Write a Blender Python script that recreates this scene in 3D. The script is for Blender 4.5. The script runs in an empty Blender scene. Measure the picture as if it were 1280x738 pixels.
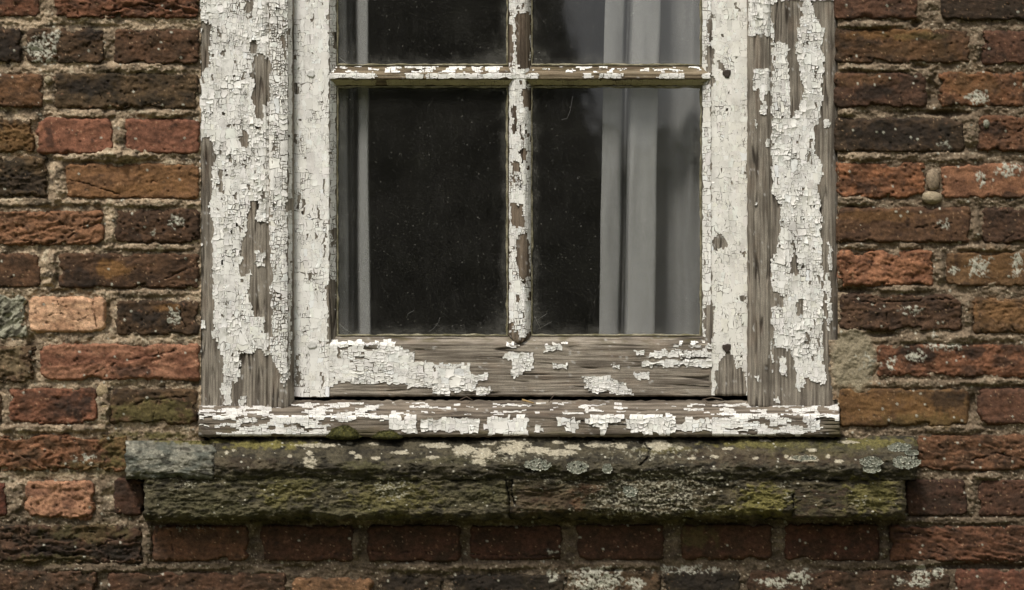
import bpy, math, random
import numpy as np
from mathutils import Vector

# ------------------------------------------------------------------ camera, sky, sun, exposure
S = 0.00134            # metres per photograph pixel on the wall plane
D = 2.6                # camera to wall plane
ZC = 1.25              # camera height
scene = bpy.context.scene
COL = scene.collection
cam_d = bpy.data.cameras.new('camera')
cam = bpy.data.objects.new('camera', cam_d)
COL.objects.link(cam)
cam.location = (0, -D, ZC)
cam.rotation_euler = (math.radians(90), 0, 0)
cam_d.sensor_width = 36.0
cam_d.lens = 36.0 * D / (1280 * S)
cam_d.clip_start = 0.05
cam_d.clip_end = 3000
scene.camera = cam

SUN_EL, SUN_AZ = math.radians(56), math.radians(-28)   # azimuth measured from straight out of the wall (-Y) towards -X
world = bpy.data.worlds.new('World')
scene.world = world
world.use_nodes = True
wn = world.node_tree
wn.nodes.clear()
sky = wn.nodes.new('ShaderNodeTexSky')
sky.sky_type = 'NISHITA'
sky.sun_disc = False
sky.sun_elevation = SUN_EL
sky.sun_rotation = math.radians(180) - SUN_AZ
sky.air_density = 1.0
sky.dust_density = 4.0
sky.ozone_density = 1.0
hsv = wn.nodes.new('ShaderNodeHueSaturation')          # an overcast sky is grey
hsv.inputs['Saturation'].default_value = 0.1
bg = wn.nodes.new('ShaderNodeBackground')
bg.inputs['Strength'].default_value = 0.075
wo = wn.nodes.new('ShaderNodeOutputWorld')
wn.links.new(sky.outputs[0], hsv.inputs['Color'])
wn.links.new(hsv.outputs[0], bg.inputs['Color'])
wn.links.new(bg.outputs[0], wo.inputs['Surface'])

sun_d = bpy.data.lights.new('sun', 'SUN')
sun_d.energy = 1.7
sun_d.angle = math.radians(10)
sun_d.color = (1.0, 0.95, 0.86)
sun = bpy.data.objects.new('sun', sun_d)
COL.objects.link(sun)
sdir = Vector((math.sin(SUN_AZ) * math.cos(SUN_EL), -math.cos(SUN_AZ) * math.cos(SUN_EL), math.sin(SUN_EL)))
sun.rotation_euler = sdir.to_track_quat('Z', 'Y').to_euler()
sun.location = (-3, -6, 8)
scene.view_settings.view_transform = 'Standard'
scene.view_settings.look = 'None'
scene.view_settings.gamma = 1.0
scene.view_settings.use_curve_mapping = False
scene.view_settings.exposure = 0.8
scene.render.engine = 'CYCLES'
scene.cycles.max_bounces = 8
scene.cycles.use_denoising = True

# ------------------------------------------------------------------ noise
RNG = np.random.default_rng(11)
_P = RNG.permutation(1024)
_A = RNG.random(1024) * 2 * np.pi
_G = np.stack([np.cos(_A), np.sin(_A)], 1)
_V = RNG.random((1024, 3))

def _h(ix, iy, s):
    return _P[(_P[(_P[ix & 1023] + iy) & 1023] + s * 37) & 1023]

def pn(x, y, s=0):
    x = np.asarray(x, float); y = np.asarray(y, float)
    x, y = np.broadcast_arrays(x, y)
    ix = np.floor(x).astype(np.int64); iy = np.floor(y).astype(np.int64)
    fx = x - ix; fy = y - iy
    u = fx * fx * fx * (fx * (fx * 6 - 15) + 10); v = fy * fy * fy * (fy * (fy * 6 - 15) + 10)
    def g(a, b):
        k = _G[_h(ix + a, iy + b, s)]
        return k[..., 0] * (fx - a) + k[..., 1] * (fy - b)
    n0 = g(0, 0) * (1 - u) + g(1, 0) * u
    n1 = g(0, 1) * (1 - u) + g(1, 1) * u
    return (n0 * (1 - v) + n1 * v) * 1.5

def fbm(x, y, o=4, s=0, gain=0.5):
    r = 0; a = 1.0; t = 0
    for i in range(o):
        r = r + a * pn(x * 2 ** i + 17.3 * i, y * 2 ** i - 9.1 * i, s + i); t += a; a *= gain
    return r / t * 1.25

def cell(x, y, s=0):
    x = np.asarray(x, float); y = np.asarray(y, float)
    ix = np.floor(x).astype(np.int64); iy = np.floor(y).astype(np.int64)
    f1 = np.full(x.shape, 9.0); f2 = np.full(x.shape, 9.0); idv = np.zeros(x.shape)
    for a in (-1, 0, 1):
        for b in (-1, 0, 1):
            k = _V[_h(ix + a, iy + b, s)]
            d = np.hypot(ix + a + k[..., 0] - x, iy + b + k[..., 1] - y)
            m = d < f1
            f2 = np.where(m, f1, np.minimum(f2, d)); idv = np.where(m, k[..., 2], idv); f1 = np.where(m, d, f1)
    return f1, f2, idv

def ss(a, b, x):
    t = np.clip((x - a) / (b - a), 0, 1)
    return t * t * (3 - 2 * t)

def lin(c):
    c = np.asarray(c, float) / 255
    return np.where(c <= .04045, c / 12.92, ((c + .055) / 1.055) ** 2.4)

def alb(*c):
    v = lin(c) / 0.84
    return v + (v @ np.array((.3, .59, .11)) - v) * .16       # the photograph's muted tones

def mix(a, b, t):
    t = np.asarray(t)[..., None]
    return a * (1 - t) + b * t

def P3(px, py, h):
    """photograph position and height above the wall face (all in pixels) -> world"""
    y = -np.asarray(h, float) * S
    k = (D + y) / D
    x, y2, z = np.broadcast_arrays((px - 640) * S * k, y, ZC + (369 - py) * S * k)
    return np.stack([x, y2, z], -1)

# ------------------------------------------------------------------ object helpers
WL = {}
def tag(o, label=None, cat=None, group=None, kind=None):
    if label: o['label'] = label
    if cat: o['category'] = cat
    if group: o['group'] = group
    if kind: o['kind'] = kind
    return o

def empty(name, loc, label, cat, group=None):
    o = bpy.data.objects.new(name, None)
    COL.objects.link(o); o.location = loc
    o.empty_display_size = .05
    WL[o.name] = np.array(loc, float)
    return tag(o, label, cat, group, 'thing')

def mk(name, V, F, mat, parent=None, C=None, smooth=True, origin=None):
    """V (n,3) world, F list of index arrays: each (m,3) or (m,4), or a flat list of tuples"""
    V = np.asarray(V, float).reshape(-1, 3)
    c = V.mean(0) if origin is None else np.array(origin, float)
    me = bpy.data.meshes.new(name)
    if isinstance(F, list) and F and isinstance(F[0], np.ndarray):
        loops = np.concatenate([f.reshape(-1) for f in F])
        lens = np.concatenate([np.full(len(f), f.shape[1]) for f in F])
        me.vertices.add(len(V)); me.vertices.foreach_set('co', (V - c).astype(np.float32).ravel())
        me.loops.add(len(loops)); me.loops.foreach_set('vertex_index', loops.astype(np.int32))
        me.polygons.add(len(lens))
        me.polygons.foreach_set('loop_start', np.concatenate([[0], np.cumsum(lens)[:-1]]).astype(np.int32))
        me.polygons.foreach_set('loop_total', lens.astype(np.int32))
        me.update(calc_edges=True)
    else:
        me.from_pydata([tuple(v) for v in (V - c)], [], [tuple(f) for f in F])
    me.polygons.foreach_set('use_smooth', np.full(len(me.polygons), smooth))
    if C is not None:
        a = me.color_attributes.new('Col', 'FLOAT_COLOR', 'POINT')
        cc = np.ones((len(V), 4), np.float32); cc[:, :3] = np.asarray(C).reshape(-1, 3)
        a.data.foreach_set('color', cc.ravel())
    me.materials.append(mat)
    me.validate()
    o = bpy.data.objects.new(name, me)
    COL.objects.link(o)
    WL[o.name] = c
    if parent is not None:
        o.parent = parent; o.location = c - WL[parent.name]
    else:
        o.location = c
    return o

def hf(name, X, Y, H, C, mat, parent, keep=None, skirt=30, smooth=True):
    """front-facing relief grid with a skirt running back into the wall"""
    if skirt:
        X = np.pad(X, 1, mode='edge'); Y = np.pad(Y, 1, mode='edge'); H = np.pad(H, 1, mode='edge')
        C = np.pad(C, ((1, 1), (1, 1), (0, 0)), mode='edge')
        b = np.zeros(H.shape, bool); b[0] = b[-1] = True; b[:, 0] = b[:, -1] = True
        H = np.where(b, np.minimum(H - 1, -skirt), H)
    ny, nx = X.shape
    V = P3(X, Y, H).reshape(-1, 3)
    i = np.arange(ny * nx).reshape(ny, nx)
    q = np.stack([i[:-1, :-1], i[1:, :-1], i[1:, 1:], i[:-1, 1:]], -1)
    if keep is not None:
        q = q[keep]
    q = q.reshape(-1, 4)
    if keep is not None:
        used, inv = np.unique(q, return_inverse=True)
        q = inv.reshape(-1, 4); V = V[used]; C = C.reshape(-1, 3)[used]
    return mk(name, V, [q], mat, parent, C, smooth)

def box(name, x0, x1, y0, y1, z0, z1, mat, parent=None):
    V = [(x, y, z) for x in (x0, x1) for y in (y0, y1) for z in (z0, z1)]
    F = [(0, 1, 3, 2), (4, 6, 7, 5), (0, 4, 5, 1), (2, 3, 7, 6), (0, 2, 6, 4), (1, 5, 7, 3)]
    return mk(name, V, F, mat, parent, smooth=False)

# ------------------------------------------------------------------ materials
def mat_base(name):
    m = bpy.data.materials.new(name); m.use_nodes = True
    nt = m.node_tree; b = nt.nodes['Principled BSDF']
    return m, nt, b

def nd(nt, t, **kw):
    n = nt.nodes.new(t)
    for k, v in kw.items():
        setattr(n, k, v)
    return n

def position(nt, scale=(1, 1, 1)):
    g = nd(nt, 'ShaderNodeNewGeometry')
    mp = nd(nt, 'ShaderNodeMapping'); mp.inputs['Scale'].default_value = scale
    nt.links.new(g.outputs['Position'], mp.inputs['Vector'])
    return mp.outputs[0]

def noise(nt, vec, scale, detail=4, rough=.6):
    n = nd(nt, 'ShaderNodeTexNoise'); n.inputs['Scale'].default_value = scale
    n.inputs['Detail'].default_value = detail; n.inputs['Roughness'].default_value = rough
    nt.links.new(vec, n.inputs['Vector'])
    return n.outputs['Fac']

def ramp(nt, fac, stops):
    r = nd(nt, 'ShaderNodeValToRGB')
    e = r.color_ramp.elements
    while len(e) > 1: e.remove(e[0])
    e[0].position = stops[0][0]; e[0].color = (*stops[0][1], 1)
    for p, c in stops[1:]:
        k = e.new(p); k.color = (*c, 1)
    nt.links.new(fac, r.inputs['Fac'])
    return r.outputs['Color']

def mul(nt, a, b, mode='MULTIPLY', f=1.0):
    m = nd(nt, 'ShaderNodeMix', data_type='RGBA', blend_type=mode)
    if isinstance(f, float): m.inputs['Factor'].default_value = f
    else: nt.links.new(f, m.inputs['Factor'])
    for k, v in (('A', a), ('B', b)):
        s = [i for i in m.inputs if i.name == k and i.type == 'RGBA'][0]
        if isinstance(v, tuple): s.default_value = (*v, 1)
        else: nt.links.new(v, s)
    return [o for o in m.outputs if o.type == 'RGBA'][0]

def col_attr(nt):
    a = nd(nt, 'ShaderNodeAttribute', attribute_name='Col')
    return a.outputs['Color']

def grey(v): return (v, v, v)

def masonry_mat(name, bump=.6, rough=.92, lo=.62, hi=1.4, sc=1.0, spec=.25):
    m, nt, b = mat_base(name)
    p = position(nt)
    c = col_attr(nt)
    n1 = noise(nt, p, 420 * sc, 5, .7)
    c = mul(nt, c, ramp(nt, n1, [(.28, grey(lo)), (.5, grey(1.0)), (.74, grey(hi))]))
    n2 = noise(nt, p, 1300 * sc, 3, .7)
    c = mul(nt, c, ramp(nt, n2, [(.3, grey(.7)), (.55, grey(1.0)), (.72, grey(1.35))]))
    nt.links.new(c, b.inputs['Base Color'])
    b.inputs['Roughness'].default_value = rough
    b.inputs['Specular IOR Level'].default_value = spec
    h = noise(nt, p, 650 * sc, 6, .75)
    bm = nd(nt, 'ShaderNodeBump'); bm.inputs['Strength'].default_value = bump; bm.inputs['Distance'].default_value = .0022
    nt.links.new(h, bm.inputs['Height']); nt.links.new(bm.outputs[0], b.inputs['Normal'])
    return m

M = {}
M['brick'] = masonry_mat('weathered_brick', .75)
M['mortar'] = masonry_mat('sandy_mortar', .9, .95, .6, 1.45, .9)
M['stone'] = masonry_mat('mossy_stone', .9, .93, .55, 1.5, .9)

def wood_mat(name, vertical=True):
    m, nt, b = mat_base(name)
    p = position(nt, (1, 1, .03) if vertical else (.03, 1, 1))
    c = col_attr(nt)
    n1 = noise(nt, p, 900, 6, .75)
    c = mul(nt, c, ramp(nt, n1, [(.3, grey(.32)), (.45, grey(.88)), (.6, grey(1.1)), (.75, grey(1.4))]))
    p2 = position(nt)
    n2 = noise(nt, p2, 900, 3, .7)
    c = mul(nt, c, ramp(nt, n2, [(.35, grey(.75)), (.65, grey(1.2))]))
    nt.links.new(c, b.inputs['Base Color'])
    b.inputs['Roughness'].default_value = .85; b.inputs['Specular IOR Level'].default_value = .2
    bm = nd(nt, 'ShaderNodeBump'); bm.inputs['Strength'].default_value = 1.0; bm.inputs['Distance'].default_value = .002
    nt.links.new(n1, bm.inputs['Height']); nt.links.new(bm.outputs[0], b.inputs['Normal'])
    return m
M['wood_v'] = wood_mat('weathered_wood_upright', True)
M['wood_h'] = wood_mat('weathered_wood_level', False)

def paint_mat(name, vertical=True, craze=.6):
    m, nt, b = mat_base(name)
    c = col_attr(nt)
    p = position(nt)
    pg = position(nt, (1, 1, .35) if vertical else (.35, 1, 1))
    # hairline crazing: dirty lines at the borders of small stretched cells
    wob = noise(nt, p, 160, 2)
    add = nd(nt, 'ShaderNodeMix', data_type='VECTOR'); add.inputs['Factor'].default_value = .004
    va = [i for i in add.inputs if i.type == 'VECTOR']
    n3 = nd(nt, 'ShaderNodeTexNoise'); n3.inputs['Scale'].default_value = 140; nt.links.new(p, n3.inputs['Vector'])
    nt.links.new(pg, va[0]); nt.links.new(n3.outputs['Color'], va[1])
    v = nd(nt, 'ShaderNodeTexVoronoi', feature='DISTANCE_TO_EDGE'); v.inputs['Scale'].default_value = 120
    nt.links.new([o for o in add.outputs if o.type == 'VECTOR'][0], v.inputs['Vector'])
    line = ramp(nt, v.outputs['Distance'], [(0, grey(1)), (.03, grey(.8)), (.065, grey(0))])
    gate = ramp(nt, noise(nt, p, 45, 4, .7), [(.46, grey(0)), (.66, grey(craze))])
    lm = mul(nt, line, gate)
    dirt = ramp(nt, noise(nt, pg, 60, 5, .7), [(.2, (.88, .86, .82)), (.45, grey(1)), (.8, grey(1.03))])
    c = mul(nt, c, dirt)
    speck = ramp(nt, noise(nt, p, 520, 3, .7), [(.22, (.42, .38, .32)), (.29, grey(1))])
    c = mul(nt, c, speck)
    sp2 = ramp(nt, noise(nt, pg, 230, 4, .75), [(.24, (.55, .5, .43)), (.31, grey(1))])
    c = mul(nt, c, sp2)
    c = mul(nt, c, (.16, .13, .10), 'MIX', lm)
    nt.links.new(c, b.inputs['Base Color'])
    b.inputs['Roughness'].default_value = .7; b.inputs['Specular IOR Level'].default_value = .25
    inv = nd(nt, 'ShaderNodeInvert'); nt.links.new(lm, inv.inputs['Color'])
    hh = mul(nt, inv.outputs[0], noise(nt, p, 380, 4), 'ADD', .25)
    bm = nd(nt, 'ShaderNodeBump'); bm.inputs['Strength'].default_value = .55; bm.inputs['Distance'].default_value = .001
    nt.links.new(hh, bm.inputs['Height']); nt.links.new(bm.outputs[0], b.inputs['Normal'])
    return m
M['paint_v'] = paint_mat('flaking_white_paint_upright', True)
M['paint_s'] = paint_mat('smoother_white_paint', True, .35)
M['paint_h'] = paint_mat('flaking_white_paint_level', False)

def plain(name, c, rough=.8, var=0, sc=50):
    m, nt, b = mat_base(name)
    if var:
        n = noise(nt, position(nt), sc, 5)
        k = ramp(nt, n, [(.3, tuple(v * (1 - var) for v in c)), (.7, tuple(v * (1 + var) for v in c))])
        nt.links.new(k, b.inputs['Base Color'])
    else:
        b.inputs['Base Color'].default_value = (*c, 1)
    b.inputs['Roughness'].default_value = rough
    return m
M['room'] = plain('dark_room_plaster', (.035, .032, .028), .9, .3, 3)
M['rust'] = plain('rusty_iron', (.035, .022, .015), .75, .5, 900)
M['ground'] = plain('rough_grass_ground', (.10, .105, .04), .95, .4, 3)
M['hedge'] = plain('hedge_leaf', (.095, .105, .04), .7, .6, 1.5)
M['hedge_core'] = plain('hedge_dark_core', (.012, .013, .008), .95, .3, 8)
M['straw'] = plain('dry_straw', (.33, .22, .09), .8, .4, 400)
M['twig'] = plain('dry_twig', (.09, .065, .045), .9, .4, 400)
M['web'] = plain('cobweb_silk', (.30, .29, .27), .6)

def curtain_mat():
    m, nt, b = mat_base('faded_net_curtain')
    p = position(nt, (1, 1, .12))
    c = ramp(nt, noise(nt, p, 60, 5), [(.3, (.80, .82, .83)), (.7, (.90, .92, .92))])
    w = ramp(nt, noise(nt, position(nt), 900, 2), [(.3, grey(.85)), (.7, grey(1.1))])
    c = mul(nt, c, w)
    nt.links.new(c, b.inputs['Base Color']); b.inputs['Roughness'].default_value = .95
    b.inputs['Specular IOR Level'].default_value = .1
    sheer = ramp(nt, noise(nt, p, 90, 4), [(.3, grey(.14)), (.7, grey(.175))])      # thin net: the dark room shows through
    tr = nd(nt, 'ShaderNodeBsdfTransparent'); mx = nd(nt, 'ShaderNodeMixShader')
    nt.links.new(sheer, mx.inputs[0]); nt.links.new(tr.outputs[0], mx.inputs[1]); nt.links.new(b.outputs[0], mx.inputs[2])
    nt.links.new(mx.outputs[0], nt.nodes['Material Output'].inputs['Surface'])
    return m
M['curtain'] = curtain_mat()

def glass_mat():
    m = bpy.data.materials.new('old_dusty_glass'); m.use_nodes = True
    nt = m.node_tree; nt.nodes.clear()
    out = nd(nt, 'ShaderNodeOutputMaterial')
    p = position(nt)
    tr = nd(nt, 'ShaderNodeBsdfTransparent'); tr.inputs['Color'].default_value = (.96, .955, .945, 1)
    gl = nd(nt, 'ShaderNodeBsdfGlossy'); gl.inputs['Roughness'].default_value = .05
    gl.inputs['Color'].default_value = (.9, .9, .9, 1)
    bm = nd(nt, 'ShaderNodeBump'); bm.inputs['Strength'].default_value = .12; bm.inputs['Distance'].default_value = .004
    nt.links.new(noise(nt, p, 9, 2), bm.inputs['Height']); nt.links.new(bm.outputs[0], gl.inputs['Normal'])
    fr = nd(nt, 'ShaderNodeFresnel'); fr.inputs['IOR'].default_value = 1.75
    geo = nd(nt, 'ShaderNodeNewGeometry')      # the pane's inner face adds no second mirror image
    sub = nd(nt, 'ShaderNodeMath', operation='SUBTRACT', use_clamp=True)
    nt.links.new(fr.outputs[0], sub.inputs[0]); nt.links.new(geo.outputs['Backfacing'], sub.inputs[1])
    m1 = nd(nt, 'ShaderNodeMixShader')
    nt.links.new(sub.outputs[0], m1.inputs[0]); nt.links.new(tr.outputs[0], m1.inputs[1]); nt.links.new(gl.outputs[0], m1.inputs[2])
    df = nd(nt, 'ShaderNodeBsdfDiffuse'); df.inputs['Color'].default_value = (.50, .48, .43, 1)
    film = ramp(nt, noise(nt, p, 14, 6, .65), [(.3, grey(.008)), (.8, grey(.022))])
    fine = ramp(nt, noise(nt, p, 700, 2), [(.45, grey(.5)), (.75, grey(2.0))])
    film = mul(nt, film, fine)
    sx = nd(nt, 'ShaderNodeSeparateXYZ'); cx = nd(nt, 'ShaderNodeCombineXYZ')
    nt.links.new(p, sx.inputs[0]); nt.links.new(sx.outputs[0], cx.inputs[0]); nt.links.new(sx.outputs[2], cx.inputs[1])
    spot = None
    for sc_, rad, lo, hi in ((70, .055, .50, .62), (190, .09, .44, .66)):       # settled dust and fly specks
        v = nd(nt, 'ShaderNodeTexVoronoi', feature='F1', voronoi_dimensions='2D'); v.inputs['Scale'].default_value = sc_
        nt.links.new(cx.outputs[0], v.inputs['Vector'])
        k = ramp(nt, v.outputs['Distance'], [(rad * .5, grey(.5 if sc_ < 100 else .28)), (rad, grey(0))])
        k = mul(nt, k, ramp(nt, noise(nt, p, sc_ * .8, 3, .8), [(lo, grey(0)), (hi, grey(1))]))
        spot = k if spot is None else mul(nt, spot, k, 'ADD')
    grime = mul(nt, col_attr(nt), ramp(nt, noise(nt, p, 110, 5, .75), [(.3, grey(.05)), (.75, grey(.9))]))
    film = mul(nt, film, grime, 'ADD')
    fac = mul(nt, film, spot, 'ADD')
    m2 = nd(nt, 'ShaderNodeMixShader')
    nt.links.new(fac, m2.inputs[0]); nt.links.new(m1.outputs[0], m2.inputs[1]); nt.links.new(df.outputs[0], m2.inputs[2])
    nt.links.new(m2.outputs[0], out.inputs['Surface'])
    return m
M['glass'] = glass_mat()

# ------------------------------------------------------------------ marks with a place of their own (photograph pixels)
SOOT = [(115, 42, 22, 10), (62, 170, 7, 14), (185, 400, 22, 11), (93, 507, 28, 17), (105, 108, 40, 12), (30, 230, 40, 14), (10, 60, 25, 22),
        (1120, 168, 70, 18), (1080, 235, 14, 8), (1150, 442, 24, 14), (1215, 440, 18, 10), (1185, 500, 25, 16), (610, 727, 60, 14), (880, 727, 50, 16),
        (510, 728, 36, 12), (100, 350, 24, 14), (1090, 115, 25, 12), (1240, 160, 16, 10), (1265, 245, 14, 7), (150, 690, 40, 10), (60, 690, 40, 10), (165, 465, 30, 8)]
OCHRE = [(140, 338, 22, 12, .8), (1110, 42, 55, 9, .55), (1150, 62, 60, 14, .2), (170, 240, 60, 10, .35), (1080, 505, 60, 24, .35), (1160, 515, 50, 18, .45),
         (1215, 105, 40, 20, .3), (1080, 100, 40, 10, .25), (1240, 330, 50, 22, .3), (1100, 270, 60, 8, .4), (1250, 390, 40, 18, .35), (20, 175, 30, 22, .5), (210, 222, 50, 20, .3), (210, 385, 18, 6, .6)]
MOSS = [(190, 515, 60, 18, .75), (150, 560, 30, 26, .6), (120, 585, 50, 10, .5), (1150, 525, 60, 10, .35), (200, 545, 50, 6, .9), (870, 670, 26, 18, .5), (110, 665, 60, 14, .35),
        (330, 652, 120, 5, .6), (700, 652, 300, 6, .5), (1090, 555, 60, 6, .5), (50, 590, 60, 8, .35), (1150, 45, 40, 5, .4), (60, 700, 60, 8, .4)]
LICHEN = [(53, 62, 20, 20, .9), (70, 42, 8, 5, .8), (217, 395, 9, 12, .7), (220, 277, 14, 10, .45), (190, 290, 22, 8, .25), (1222, 122, 16, 10, .8), (1262, 213, 20, 9, .7), (1225, 223, 9, 9, .6),
          (1192, 338, 8, 6, .8), (1224, 333, 18, 14, .7), (1272, 330, 10, 16, .6), (1145, 445, 16, 10, .55), (1115, 455, 8, 8, .8), (1180, 433, 40, 6, .5), (1140, 388, 20, 8, .4), (1180, 280, 12, 10, .35),
          (748, 725, 34, 16, .95), (795, 730, 12, 10, .7), (1152, 722, 14, 14, .85), (1172, 716, 8, 8, .8), (1125, 725, 10, 6, .5), (970, 728, 26, 8, .6), (860, 712, 60, 6, .5), (690, 722, 10, 10, .5), (690, 690, 8, 6, .4),
          (240, 660, 40, 6, .25), (110, 575, 20, 10, .4), (1168, 420, 14, 8, .3), (1180, 180, 14, 8, .3), (1000, 722, 20, 12, .5), (740, 714, 40, 6, .5), (1085, 455, 20, 25, .25)]
CRACKS = [([(85, 225), (115, 232), (150, 244)], 1.6), ([(180, 232), (205, 222), (228, 210)], 1.4), ([(60, 265), (90, 290), (130, 268)], 1.6), ([(0, 290), (25, 300), (50, 306), (80, 300), (110, 284), (130, 275)], 2.2),
          ([(115, 372), (118, 392), (121, 412)], 2.0), ([(70, 372), (77, 392), (95, 402), (110, 395)], 1.2), ([(60, 394), (77, 392)], 1.0), ([(96, 405), (98, 416)], 1.0), ([(228, 375), (226, 398), (236, 415)], 1.3),
          ([(110, 470), (150, 452), (200, 443), (225, 438)], 2.0), ([(195, 429), (199, 442), (205, 448)], 1.2), ([(200, 352), (235, 335), (248, 333)], 1.5), ([(165, 360), (190, 352), (240, 358)], 1.3),
          ([(155, 512), (175, 503), (190, 500), (235, 496)], 1.6), ([(190, 530), (194, 510), (196, 502)], 1.5), ([(0, 568), (30, 572), (55, 588)], 2.2), ([(0, 675), (25, 672), (52, 690), (90, 696), (130, 680), (160, 668)], 2.6),
          ([(214, 665), (217, 700)], 1.6), ([(1122, 92), (1125, 112), (1128, 133)], 1.2), ([(1146, 285), (1170, 284), (1190, 279)], 1.2), ([(1108, 385), (1110, 414)], 1.3), ([(1060, 375), (1090, 379), (1200, 373)], 1.8),
          ([(1160, 690), (1190, 696), (1195, 715)], 2.0), ([(1110, 665), (1150, 668), (1185, 690), (1200, 698)], 2.6), ([(1190, 580), (1230, 572), (1245, 566), (1280, 576)], 2.4), ([(1230, 50), (1240, 60), (1245, 64)], 1.4),
          ([(460, 690), (520, 690), (575, 694)], 1.2), ([(586, 692), (650, 696), (700, 694)], 1.2), ([(100, 5), (140, 14), (175, 6), (215, 12)], 2.0), ([(85, 15), (110, 22), (150, 20)], 2.0), ([(65, 262), (50, 275)], 1.4),
          ([(1250, 305), (1270, 290)], 1.2), ([(1240, 178), (1262, 172), (1280, 160)], 1.6), ([(120, 105), (128, 126)], 1.2)]

def seg_dist(x, y, pts):
    d = np.full(x.shape, 1e9)
    for (ax, ay), (bx, by) in zip(pts[:-1], pts[1:]):
        vx, vy = bx - ax, by - ay
        t = np.clip(((x - ax) * vx + (y - ay) * vy) / (vx * vx + vy * vy), 0, 1)
        d = np.minimum(d, np.hypot(x - ax - t * vx, y - ay - t * vy))
    return d

C_SOOT = alb(36, 30, 25); C_LICH = alb(172, 168, 150); C_MOSS = alb(84, 76, 34); C_OCH = alb(122, 84, 36)

def marks(x, y, C, H, lich=True):
    x0, x1, y0, y1 = x.min(), x.max(), y.min(), y.max()
    def near(cx, cy, rx, ry):
        return cx + rx * 1.6 > x0 and cx - rx * 1.6 < x1 and cy + ry * 1.6 > y0 and cy - ry * 1.6 < y1
    nz = fbm(x / 11, y / 11, 4, 71)
    def blob(cx, cy, rx, ry):
        return 1 - np.hypot((x - cx) / rx, (y - cy) / ry)
    for cx, cy, rx, ry, s in OCHRE:
        if near(cx, cy, rx, ry): C = mix(C, C_OCH, s * ss(-.15, .45, blob(cx, cy, rx, ry) + nz * .7))
    for cx, cy, rx, ry in SOOT:
        if near(cx, cy, rx, ry): C = mix(C, C_SOOT, .68 * ss(-.1, .4, blob(cx, cy, rx, ry) + nz * .7))
    for cx, cy, rx, ry, s in MOSS:
        if near(cx, cy, rx, ry):
            m = s * ss(-.1, .5, blob(cx, cy, rx, ry) + nz * .8)
            C = mix(C, C_MOSS * (1 + .5 * fbm(x / 4, y / 4, 2, 5))[..., None], m); H = H + m * (.5 + .7 * pn(x / 1.8, y / 1.8, 12))
    if lich:
        f1, f2, idv = cell(x / 4.6 + .8 * pn(x / 5, y / 5, 2), y / 4.6 + .8 * pn(x / 5, y / 5, 4), 31)
        fl = ss(.62, .40, f1 - .35 * fbm(x / 2.6, y / 2.6, 2, 33))
        idv = np.clip(.5 + .75 * fbm(x / 6.5, y / 6.5, 3, 35), 0, 1)
        for cx, cy, rx, ry, s in LICHEN:
            if near(cx, cy, rx, ry):
                m = fl * ss(-.05, .15, s * 1.1 * (blob(cx, cy, rx, ry) + .25 + nz * .5) - idv * .55)
                C = mix(C, C_LICH * (.75 + .5 * idv)[..., None], np.clip(m, 0, 1) * .92); H = H + np.clip(m, 0, 1) * .7
        g1, g2, gid = cell(x / 8.5, y / 8.5, 44)      # lone specks
        r = .07 + .16 * ((gid * 7.13) % 1)
        m = ss(1, .7, g1 / r) * (gid > .945)
        C = mix(C, C_LICH, m * .8); H = H + m * .5
    return C, H

# ------------------------------------------------------------------ the brick wall
wall = empty('brick_wall', (0, 0, 0), 'old weathered red and brown brick wall around the window', 'wall')

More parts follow.
